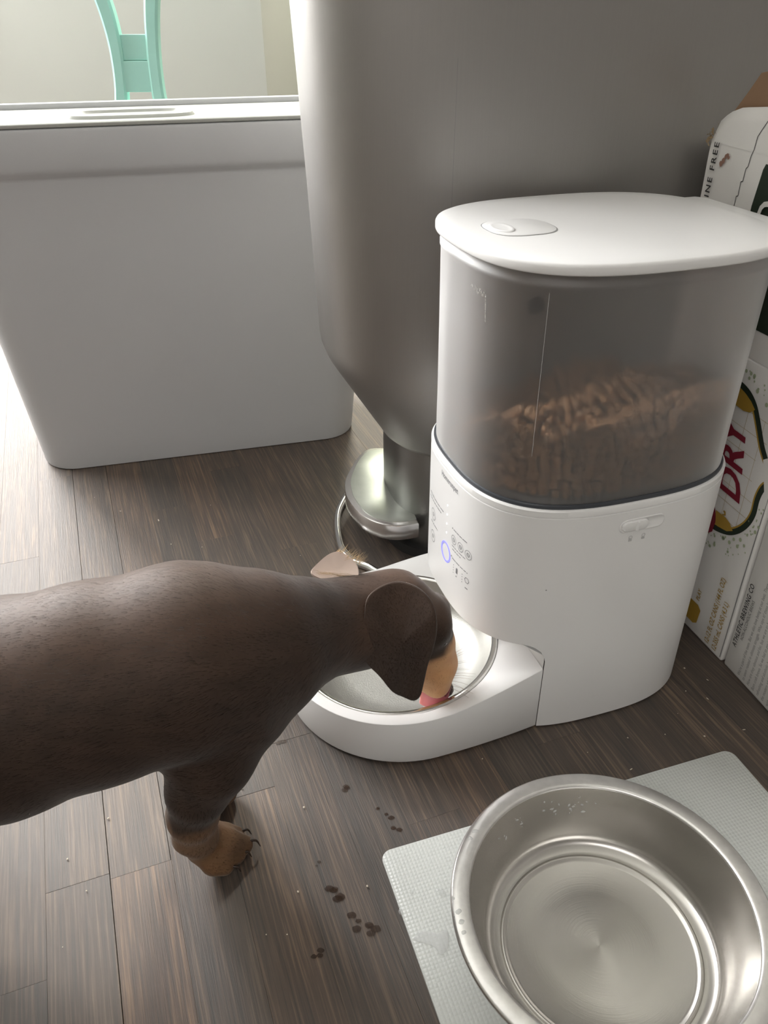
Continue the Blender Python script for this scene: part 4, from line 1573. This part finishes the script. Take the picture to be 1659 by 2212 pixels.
# head: forehead, brow, muzzle pointing down into the dish
chain([(0.0058, 0.3980, 0.1155, 0.0272), (0.0235, 0.4020, 0.1050, 0.0195), (0.0310, 0.4040, 0.0850, 0.0150), (0.0362, 0.4050, 0.0660, 0.0124), (0.0365, 0.4050, 0.0500, 0.0108)], 0.008)
chain([(0.0180, 0.4010, 0.0960, 0.018), (0.0270, 0.4030, 0.0720, 0.0120), (0.0290, 0.4030, 0.0520, 0.0080)], 0.007)     # lower jaw
chain([(0.0330, 0.3930, 0.1060, 0.0085), (0.0335, 0.3940, 0.1055, 0.0085)], 0.006)   # brows
chain([(0.0340, 0.4140, 0.1080, 0.0090), (0.0345, 0.4140, 0.1075, 0.0090)], 0.006)
chain([(0.0370, 0.3960, 0.0620, 0.0080), (0.0360, 0.3970, 0.0500, 0.0070)], 0.005)   # flews
chain([(0.0370, 0.4140, 0.0620, 0.0080), (0.0360, 0.4130, 0.0500, 0.0070)], 0.005)
# near foreleg
chain([(-0.0850, 0.3050, 0.1250, 0.0290), (-0.0960, 0.2930, 0.1030, 0.0225), (-0.1045, 0.2885, 0.0820, 0.0160), (-0.1110, 0.2900, 0.0576, 0.0130), (-0.1140, 0.2945, 0.0360, 0.0112), (-0.1115, 0.2975, 0.0195, 0.0110)], 0.010)
chain([(-0.0740, 0.3270, 0.1250, 0.0190), (-0.0715, 0.3255, 0.1190, 0.0165)], 0.014)
TOES = [[(-0.1110, 0.2960, 0.0180, 0.0098), (-0.1045, 0.2925, 0.0098, 0.0084), (-0.0990, 0.2920, 0.0070, 0.0066)],
        [(-0.1090, 0.2990, 0.0190, 0.0098), (-0.0995, 0.2975, 0.0120, 0.0076), (-0.0930, 0.2985, 0.0072, 0.0062)],
        [(-0.1080, 0.3020, 0.0190, 0.0095), (-0.0975, 0.3035, 0.0128, 0.0076), (-0.0890, 0.3050, 0.0076, 0.0060)],
        [(-0.1095, 0.3060, 0.0180, 0.0088), (-0.1010, 0.3095, 0.0110, 0.0072), (-0.0955, 0.3120, 0.0072, 0.0058)]]
for t_ in TOES:
    chain(t_, 0.0022)
chain([(-0.1180, 0.2915, 0.0350, 0.0070), (-0.1195, 0.2915, 0.0330, 0.0055)], 0.005)   # carpal pad side
# far foreleg
chain([(-0.0900, 0.3350, 0.1200, 0.0270), (-0.1060, 0.3420, 0.0900, 0.0180), (-0.1180, 0.3440, 0.0600, 0.0125), (-0.1200, 0.3440, 0.0300, 0.0112), (-0.1170, 0.3440, 0.0160, 0.0112), (-0.1080, 0.3440, 0.0095, 0.0095)], 0.010)
# hind legs, tail
for yy, sx_ in ((0.262, 0.0), (0.322, 0.02)):
    chain([(-0.360 + sx_, yy + (0.008 if yy < 0.29 else -0.008), 0.115, 0.038), (-0.335 + sx_, yy, 0.080, 0.024), (-0.372 + sx_, yy, 0.052, 0.0135), (-0.372 + sx_, yy, 0.018, 0.0100), (-0.355 + sx_, yy, 0.0095, 0.0090), (-0.345 + sx_, yy, 0.0080, 0.0078)], 0.012)
chain([(-0.415, 0.290, 0.135, 0.016), (-0.460, 0.292, 0.150, 0.010), (-0.500, 0.296, 0.175, 0.0065), (-0.530, 0.300, 0.205, 0.0035)], 0.010)


def sdf(P):
    """smooth union of round cones; P (n,3)"""
    d = np.full(len(P), 1e3)
    for (a, b_, k) in CH:
        A, B = np.array(a[:3]), np.array(b_[:3])
        ra, rb = a[3], b_[3]
        ba = B - A
        l2 = ba @ ba
        pa = P - A
        h = np.clip(pa @ ba / max(l2, 1e-12), 0, 1)
        q = np.linalg.norm(pa - h[:, None] * ba, axis=1) - (ra + (rb - ra) * h)
        hh = np.clip(0.5 + 0.5 * (q - d) / k, 0, 1)
        d = q * (1 - hh) + d * hh - k * hh * (1 - hh)
    # keep paws flat on the floor
    fl = -(P[:, 2] - 0.0006)
    kk = 0.002
    hh = np.clip(0.5 - 0.5 * (fl - d) / kk, 0, 1)
    d = d * hh + fl * (1 - hh) + kk * hh * (1 - hh)
    return d


def surface_nets(lo, hi, h):
    lo = np.array(lo)
    nn = np.ceil((np.array(hi) - lo) / h).astype(int) + 1
    gx, gy_, gz = [lo[i] + h * np.arange(nn[i]) for i in range(3)]
    # coarse pass to skip empty space
    F = np.full(nn, 1.0, np.float32)
    st = 4
    cg = np.array(np.meshgrid(gx[::st], gy_[::st], gz[::st], indexing='ij')).reshape(3, -1).T
    cd = np.abs(sdf(cg)).reshape(len(gx[::st]), len(gy_[::st]), len(gz[::st]))
    sg = sdf(cg).reshape(cd.shape)
    near = cd < h * st * 1.9 + 0.004
    Mx = np.repeat(np.repeat(np.repeat(near, st, 0), st, 1), st, 2)
    Mx |= np.roll(Mx, 1, 0) | np.roll(Mx, 1, 1) | np.roll(Mx, 1, 2)
    Sg = np.repeat(np.repeat(np.repeat(sg, st, 0), st, 1), st, 2)
    Mx = Mx[:nn[0], :nn[1], :nn[2]]
    F = Sg[:nn[0], :nn[1], :nn[2]].astype(np.float32)
    I = np.argwhere(Mx)
    F[Mx] = sdf(lo + I * h)
    ins = F < 0
    c = np.zeros(np.array(F.shape) - 1, int)
    for dx in (0, 1):
        for dy in (0, 1):
            for dz in (0, 1):
                c += ins[dx:F.shape[0] - 1 + dx, dy:F.shape[1] - 1 + dy, dz:F.shape[2] - 1 + dz]
    act = (c > 0) & (c < 8)
    idx = -np.ones(act.shape, int)
    cells = np.argwhere(act)
    idx[act] = np.arange(len(cells))
    V = lo + (cells + 0.5) * h
    faces = []
    for ax in range(3):
        s0 = [slice(None)] * 3
        s1 = [slice(None)] * 3
        s0[ax] = slice(0, -1)
        s1[ax] = slice(1, None)
        a = ins[tuple(s0)]
        b_ = ins[tuple(s1)]
        E_ = np.argwhere(a != b_)
        o1, o2_ = (ax + 1) % 3, (ax + 2) % 3
        E_ = E_[(E_[:, o1] > 0) & (E_[:, o2_] > 0) & (E_[:, o1] < F.shape[o1] - 1) & (E_[:, o2_] < F.shape[o2_] - 1)]
        fl = a[tuple(E_.T)]
        d1 = np.zeros(3, int)
        d1[o1] = 1
        d2 = np.zeros(3, int)
        d2[o2_] = 1
        q = [idx[tuple((E_ - x).T)] for x in (d1 + d2, d2, 0 * d1, d1)]
        q = np.stack(q, 1)
        q[~fl] = q[~fl][:, ::-1]
        faces.append(q)
    Fc = np.concatenate(faces)
    Fc = Fc[(Fc >= 0).all(1)]
    for _ in range(5):      # slide onto the true surface
        d = sdf(V)
        g = np.stack([sdf(V + np.eye(3)[i] * 1e-4) - sdf(V - np.eye(3)[i] * 1e-4) for i in range(3)], 1) / 2e-4
        gn = np.maximum(np.linalg.norm(g, axis=1), 0.3)
        V = V - g * np.clip(d, -0.002, 0.002)[:, None] / (gn ** 2)[:, None]
    return V, Fc


def grad(P):
    g = np.stack([sdf(P + np.eye(3)[i] * 2e-4) - sdf(P - np.eye(3)[i] * 2e-4) for i in range(3)], 1)
    return g / np.maximum(np.linalg.norm(g, axis=1), 1e-9)[:, None]


def fbm(P, sc, seed=0):
    r_ = np.random.default_rng(seed)
    out_ = np.zeros(len(P))
    for k in range(6):
        w = r_.normal(size=3) * sc * (1.4 ** k)
        out_ += np.sin(P @ w + r_.random() * 6.28) / (1.3 ** k)
    return out_ / 3.2


def sstep(a, b_, x):
    t = np.clip((x - a) / (b_ - a), 0, 1)
    return t * t * (3 - 2 * t)


CHOC = np.array([0.030, 0.0185, 0.0135])
CHOC2 = np.array([0.062, 0.037, 0.026])
TAN = np.array([0.60, 0.30, 0.135])
TAN2 = np.array([0.74, 0.46, 0.25])


def coat(P):
    n = fbm(P, 160, 3)
    x, y, z = P.T
    base = CHOC + (CHOC2 - CHOC) * np.clip(0.35 + 0.3 * n, 0, 1)[:, None]
    jit = 0.003 * n
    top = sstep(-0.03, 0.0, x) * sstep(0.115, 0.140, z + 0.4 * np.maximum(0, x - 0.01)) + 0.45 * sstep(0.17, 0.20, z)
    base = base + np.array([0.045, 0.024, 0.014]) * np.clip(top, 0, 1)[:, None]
    t = np.zeros(len(P))
    leg = (x < -0.06)
    # forelegs: tan below the pastern, and up the back edge
    t = np.maximum(t, np.where(leg, 1 - sstep(0.056, 0.067, z + jit - 0.30 * (x + 0.104)), 0))
    t = np.maximum(t, np.where(leg & (z < 0.088) & (x > -0.2), 1 - sstep(-0.1255, -0.1195, x + jit + 0.25 * (z - 0.07)), 0))
    # muzzle and cheeks
    head = x > -0.03
    mz = 1 - sstep(0.080, 0.090, z + jit * 1.5 - 0.55 * np.maximum(0, x - 0.030) - 0.0)
    t = np.maximum(t, np.where(head & (x > -0.005), mz, 0))
    # throat strip
    g = (x > -0.045) & (x < 0.02)
    zl = 0.1290 - 0.55 * (x + 0.0258)
    t = np.maximum(t, np.where(g & (y < 0.42), 1 - sstep(zl - 0.0240, zl - 0.0215, z + jit), 0))
    # eyebrow spot (the pair above the eyes)
    for c in ((0.0400, 0.4165, 0.1110),):
        t = np.maximum(t, (1 - sstep(0.0035, 0.005, np.linalg.norm(P - c, axis=1))))
    tan = TAN + (TAN2 - TAN) * np.clip(0.35 + 0.4 * n, 0, 1)[:, None]
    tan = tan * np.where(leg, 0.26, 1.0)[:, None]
    # dark smudge on the toes
    ts = np.where(leg, np.exp(-((x + 0.088) ** 2 / 0.00005 + (z - 0.014) ** 2 / 0.00004)) * 0.55, 0)
    tan = tan * (1 - ts[:, None]) + CHOC * ts[:, None]
    c = base * (1 - t[:, None]) + tan * t[:, None]
    return c, t


V, Fc = surface_nets((-0.545, 0.225, -0.004), (0.062, 0.372 + 0.075, 0.226), 0.0026)
me = bpy.data.meshes.new('dog_body')
me.from_pydata(V.tolist(), [], Fc.tolist())
me.polygons.foreach_set('use_smooth', np.ones(len(me.polygons), bool))
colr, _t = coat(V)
ca = me.attributes.new('coat', 'FLOAT_COLOR', 'POINT')
ca.data.foreach_set('color', np.c_[colr, np.ones(len(V))].astype(np.float32).ravel())
dog = thing('dog', 'chocolate brown dachshund puppy with tan legs and muzzle, licking the steel dish', 'dog', (0, 0, 0))
obj('dog_body', me, M['coat'], dog)
print('dog verts', len(V))


# ---- short fur, laid back along the body
def flow(P):
    x, y, z = P.T
    f = np.tile(np.array([-1.0, 0.0, -0.12]), (len(P), 1))
    hd = sstep(-0.06, 0.0, x)
    f += hd[:, None] * np.array([0.15, -0.25, 0.05])
    mzz = sstep(0.015, 0.03, x) * (1 - sstep(0.09, 0.12, z))
    f = f * (1 - mzz[:, None]) + np.array([-0.2, -0.1, 1.0]) * mzz[:, None]
    lg = (x < -0.06) & (z < 0.09)
    f[lg] = np.array([-0.25, 0.0, -1.0])
    pw = (x < -0.06) & (z < 0.03)
    f[pw] = np.array([0.9, 0.05, -0.5])
    f[:, 0] += 0.28 * fbm(P, 90, 8)
    f[:, 2] += 0.30 * fbm(P, 90, 9)
    return f


tri = np.concatenate([Fc[:, [0, 1, 2]], Fc[:, [0, 2, 3]]])
A_, B_, C_ = V[tri[:, 0]], V[tri[:, 1]], V[tri[:, 2]]
ar = np.linalg.norm(np.cross(B_ - A_, C_ - A_), axis=1)
cen = (A_ + B_ + C_) / 3
w_ = ar * np.where(cen[:, 0] < -0.24, 0.25, 1.0)
NF = 60000
ix = nrg.choice(len(tri), NF, p=w_ / w_.sum())
r1, r2 = nrg.random(NF), nrg.random(NF)
sw = r1 + r2 > 1
r1[sw], r2[sw] = 1 - r1[sw], 1 - r2[sw]
P = A_[ix] + (B_ - A_)[ix] * r1[:, None] + (C_ - A_)[ix] * r2[:, None]


def fur_mesh(name, P, N_, fl, length, width, lift, col, parent):
    n = len(P)
    tt = fl - N_ * (fl * N_).sum(1)[:, None]
    tt /= np.maximum(np.linalg.norm(tt, axis=1), 1e-6)[:, None]
    sd = np.cross(N_, tt)
    sd += nrg.normal(size=sd.shape) * 0.10
    sd /= np.linalg.norm(sd, axis=1)[:, None]
    L_ = (length * (0.6 + 0.8 * nrg.random(n)))[:, None] if np.isscalar(length) else (length * (0.6 + 0.8 * nrg.random(n)))[:, None]
    tt = tt + nrg.normal(size=tt.shape) * 0.05
    m1_ = P + tt * L_ * 0.5 + N_ * L_ * lift
    tip = P + tt * L_ + N_ * L_ * lift * 1.35
    base = P - N_ * 0.0003
    VV = np.stack([base - sd * width, base + sd * width, m1_ + sd * width * 0.75, m1_ - sd * width * 0.75, tip], 1).reshape(-1, 3)
    i0 = np.arange(n)[:, None] * 5
    loops = np.concatenate([i0 + np.array([[0, 1, 2, 3]]), i0 + np.array([[3, 2, 4]])], 1).ravel()
    m_ = bpy.data.meshes.new(name)
    m_.vertices.add(n * 5)
    m_.vertices.foreach_set('co', VV.astype(np.float32).ravel())
    m_.loops.add(len(loops))
    m_.loops.foreach_set('vertex_index', loops.astype(np.int32))
    m_.polygons.add(n * 2)
    m_.polygons.foreach_set('loop_start', (np.arange(n)[:, None] * 7 + np.array([[0, 4]])).astype(np.int32).ravel())
    m_.update(calc_edges=True)
    # shade the strands with the skin normal direction so that the coat reads soft
    ca_ = m_.attributes.new('coat', 'FLOAT_COLOR', 'POINT')
    cj = col * (0.9 + 0.25 * nrg.random(n))[:, None]
    ca_.data.foreach_set('color', np.repeat(np.c_[cj, np.ones(n)], 5, axis=0).astype(np.float32).ravel())
    nn_ = np.repeat(N_ * 0.75 + np.cross(tt, sd) * 0.0, 5, axis=0)
    nn_ /= np.linalg.norm(nn_, axis=1)[:, None]
    m_.polygons.foreach_set('use_smooth', np.ones(len(m_.polygons), bool))
    m_.normals_split_custom_set_from_vertices(nn_.tolist())
    return obj(name, m_, M['coat'], parent, kind='stuff')


Nn = grad(P)
keep = (P[:, 2] > 0.004)
P, Nn = P[keep], Nn[keep]
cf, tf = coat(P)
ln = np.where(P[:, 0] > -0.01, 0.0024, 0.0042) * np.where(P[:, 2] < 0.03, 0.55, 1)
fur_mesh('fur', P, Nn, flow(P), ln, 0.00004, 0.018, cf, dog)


# ---- near ear: a soft folded leaf hanging over the cheek
def ear_mesh(name, outline, thick, bulge, ycen, nrm):
    P_ = smooth_closed(outline, 6)
    c = np.mean(np.array(P_), axis=0)
    nrm = np.array(nrm) / np.linalg.norm(nrm)
    n = len(P_)
    rings = []
    ks = [1.0, 0.985, 0.93, 0.8, 0.6, 0.35, 0.1]
    for k_ in ks[::-1]:
        rings.append([tuple(c + (np.array(p) - c) * k_ + nrm * (thick + bulge * (1 - k_ ** 2))) if k_ < 0.99 else tuple(np.array(p) + nrm * thick * 0.5) for p in P_])
    for k_ in ks[1:]:
        rings.append([tuple(c + (np.array(p) - c) * k_ + nrm * (bulge * (1 - k_ ** 2) - thick * 0.2)) for p in P_])
    return loft(name, rings, auto=80)


near_ear = [(-0.0100, 0.3660, 0.1560), (-0.0020, 0.3730, 0.1590), (0.0080, 0.3770, 0.1592), (0.0180, 0.3770, 0.1560), (0.0265, 0.3740, 0.1500), (0.0308, 0.3700, 0.1420), (0.0318, 0.3665, 0.1300), (0.0300, 0.3650, 0.1170), (0.0268, 0.3640, 0.1045), (0.0245, 0.3630, 0.0900), (0.0222, 0.3620, 0.0795), (0.0165, 0.3615, 0.0762), (0.0080, 0.3600, 0.0830), (-0.0010, 0.3560, 0.0990), (-0.0085, 0.3515, 0.1150), (-0.0138, 0.3500, 0.1300), (-0.0148, 0.3500, 0.1400), (-0.0118, 0.3560, 0.1495)]
for i_, s_ in ((1, 1.008), (2, 1.013), (3, 1.012), (4, 1.006)):
    x, y, z = near_ear[i_]
    near_ear[i_] = (x * s_, y * s_, EYE + (z - EYE) * s_)
emesh = ear_mesh('ear', near_ear, 0.0030, 0.0040, 0.37, (-0.10, -1.0, 0.25))
for v in emesh.vertices:
    fo = 0.0011 * math.sin((v.co.x - 0.1 * (v.co.z - 0.1)) * 330) * min(1, max(0, (0.155 - v.co.z) / 0.03))
    v.co.y -= fo * 0.9
ev = np.array([v.co[:] for v in emesh.vertices])
en = fbm(ev, 130, 5)
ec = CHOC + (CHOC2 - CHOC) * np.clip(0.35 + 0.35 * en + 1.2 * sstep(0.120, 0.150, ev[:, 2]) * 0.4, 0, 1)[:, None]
ca = emesh.attributes.new('coat', 'FLOAT_COLOR', 'POINT')
ca.data.foreach_set('color', np.c_[ec, np.ones(len(ev))].astype(np.float32).ravel())
ear = obj('ear', emesh, M['coat'], dog)
# fur on the ear
em = emesh
em.calc_loop_triangles()
T = np.array([t.vertices[:] for t in em.loop_triangles])
A_, B_, C_ = ev[T[:, 0]], ev[T[:, 1]], ev[T[:, 2]]
cr_ = np.cross(B_ - A_, C_ - A_)
ar = np.linalg.norm(cr_, axis=1)
NE = 8000
ix = nrg.choice(len(T), NE, p=ar / ar.sum())
r1, r2 = nrg.random(NE), nrg.random(NE)
sw = r1 + r2 > 1
r1[sw], r2[sw] = 1 - r1[sw], 1 - r2[sw]
PE = A_[ix] + (B_ - A_)[ix] * r1[:, None] + (C_ - A_)[ix] * r2[:, None]
NEn = cr_[ix] / ar[ix][:, None]
ecen = ev.mean(0)
fe = np.tile(np.array([0.12, 0.0, -1.0]), (NE, 1))
nE = fbm(PE, 130, 5)
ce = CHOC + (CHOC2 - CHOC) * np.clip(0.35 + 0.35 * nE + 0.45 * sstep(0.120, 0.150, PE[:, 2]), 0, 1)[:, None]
fur_mesh('fur', PE, NEn, fe, 0.0018, 0.00004, 0.015, ce, ear)

# ---- far ear, flipped inside out over the neck
fe_o = [(-0.0451, 0.3880, 0.1565), (-0.0400, 0.3950, 0.1600), (-0.0333, 0.4000, 0.1625), (-0.0270, 0.4030, 0.1610), (-0.0200, 0.4030, 0.1555), (-0.0165, 0.3990, 0.1515), (-0.0170, 0.3925, 0.1490), (-0.0230, 0.3880, 0.1475), (-0.0300, 0.3860, 0.1490), (-0.0370, 0.3860, 0.1520)]
ear2 = obj('ear', ear_mesh('ear', fe_o, 0.0022, -0.0015, 0.39, (0.15, -0.55, 0.8)), M['pink_ear'], dog, label='ear flipped inside out, pink side up')
hv = []
for k in range(90):
    t = k / 89
    base = np.array([-0.0310, 0.4020, 0.1612]) * (1 - t) + np.array([-0.0150, 0.4010, 0.1540]) * t + nrg.normal(size=3) * 0.0009
    hv.append((base, np.array([0.62, 0.15, 0.55]) + nrg.normal(size=3) * 0.25, 0.008))
for k in range(60):
    t = k / 59
    base = np.array([-0.0440, 0.3880, 0.1575]) * (1 - t) + np.array([-0.0200, 0.3905, 0.1520]) * t + nrg.normal(size=3) * 0.0006
    hv.append((base, np.array([0.95, -0.1, -0.05]) + nrg.normal(size=3) * 0.12, 0.007))
vs, fs = [], []
for b3, d3, l3 in hv:
    d3 = d3 / np.linalg.norm(d3)
    s3 = np.cross(d3, [0, 1, 0.3])
    s3 /= np.linalg.norm(s3)
    b0 = len(vs)
    l3 *= 0.7 + 0.6 * nrg.random()
    vs += [tuple(b3 - s3 * 0.00013), tuple(b3 + s3 * 0.00013), tuple(b3 + d3 * l3)]
    fs.append((b0, b0 + 1, b0 + 2))
me = bpy.data.meshes.new('ear_hair')
me.from_pydata(vs, [], fs)
obj('ear_hair', me, M['pale_fur'], ear2, kind='stuff')


def blob(name, cen, rad, mt, parent, rot=None, sub=2, label=None):
    bm = bmesh.new()
    bmesh.ops.create_icosphere(bm, subdivisions=sub, radius=1.0)
    for v in bm.verts:
        v.co = Vector((v.co.x * rad[0], v.co.y * rad[1], v.co.z * rad[2]))
        if rot is not None:
            v.co = rot @ v.co
        v.co += Vector(cen)
    me = bpy.data.meshes.new(name)
    bm.to_mesh(me)
    bm.free()
    for p in me.polygons:
        p.use_smooth = True
    return obj(name, me, mt, parent, label=label)


blob('nose', (0.0430, 0.4060, 0.0400), (0.0060, 0.0072, 0.0050), M['nose'], dog)
blob('eye', (0.0375, 0.3905, 0.0985), (0.0036, 0.0036, 0.0038), M['eye'], dog)
blob('eye', (0.0385, 0.4185, 0.1005), (0.0036, 0.0036, 0.0038), M['eye'], dog)
# tongue lapping the dish wall
tpts = [(0.0350, 0.4020, 0.0500), (0.0350, 0.4000, 0.0430), (0.0345, 0.3985, 0.0375), (0.0330, 0.3980, 0.0335), (0.0320, 0.3990, 0.0310)]
rings = []
for i, p in enumerate(smooth_open(tpts, 4)):
    f = i / (len(smooth_open(tpts, 4)) - 1)
    w = 0.0105 * (1 - 0.35 * f ** 3)
    h_ = 0.0022
    rings.append([(p[0] + w * math.cos(t) * (1 if f < 0.95 else 0.6), p[1] + h_ * math.sin(t) - 0.0, p[2] + 0.0012 * math.cos(t) ** 2) for t in np.linspace(0, 2 * math.pi, 18, endpoint=False)])
obj('tongue', loft('tongue', rings, auto=80), M['tongue'], dog)
tp2 = [(0.0430, 0.4000, 0.0540), (0.0440, 0.3995, 0.0460), (0.0420, 0.3990, 0.0405)]
obj('lip', tube_mesh('lip', smooth_open(tp2, 4), [0.0024 - 0.0001 * i for i in range(9)], 10), M['mouth'], dog)
# claws
for a_, b_, c_ in (((-0.0940, 0.2905, 0.0075), (-0.0900, 0.2900, 0.0068), (-0.0890, 0.2896, 0.0032)), ((-0.0885, 0.2990, 0.0090), (-0.0852, 0.2994, 0.0082), (-0.0836, 0.2994, 0.0034)),
                   ((-0.0850, 0.3060, 0.0105), (-0.0810, 0.3064, 0.0096), (-0.0790, 0.3066, 0.0036)), ((-0.0915, 0.3140, 0.0085), (-0.0880, 0.3155, 0.0080), (-0.0862, 0.3162, 0.0022))):
    obj('claw', tube_mesh('claw', smooth_open([a_, b_, c_], 4), [0.00115 - 0.00011 * i for i in range(9)], 8), M['claw'], dog)
# whiskers
for k in range(14):
    z0 = 0.050 + 0.002 * (k % 7)
    y0 = 0.398 if k < 7 else 0.413
    p0 = Vector((0.0440, y0, z0))
    p2 = p0 + Vector((0.014 + 0.004 * rng.random(), (-0.006 if k < 7 else 0.008) * (0.4 + rng.random()), 0.002 * (k % 7 - 3)))
    obj('whisker', tube_mesh('whisker', [p0, (p0 + p2) / 2 + Vector((0, 0, 0.001)), p2], [0.00016, 0.00012, 0.00005], 4), M['whisker'], dog)
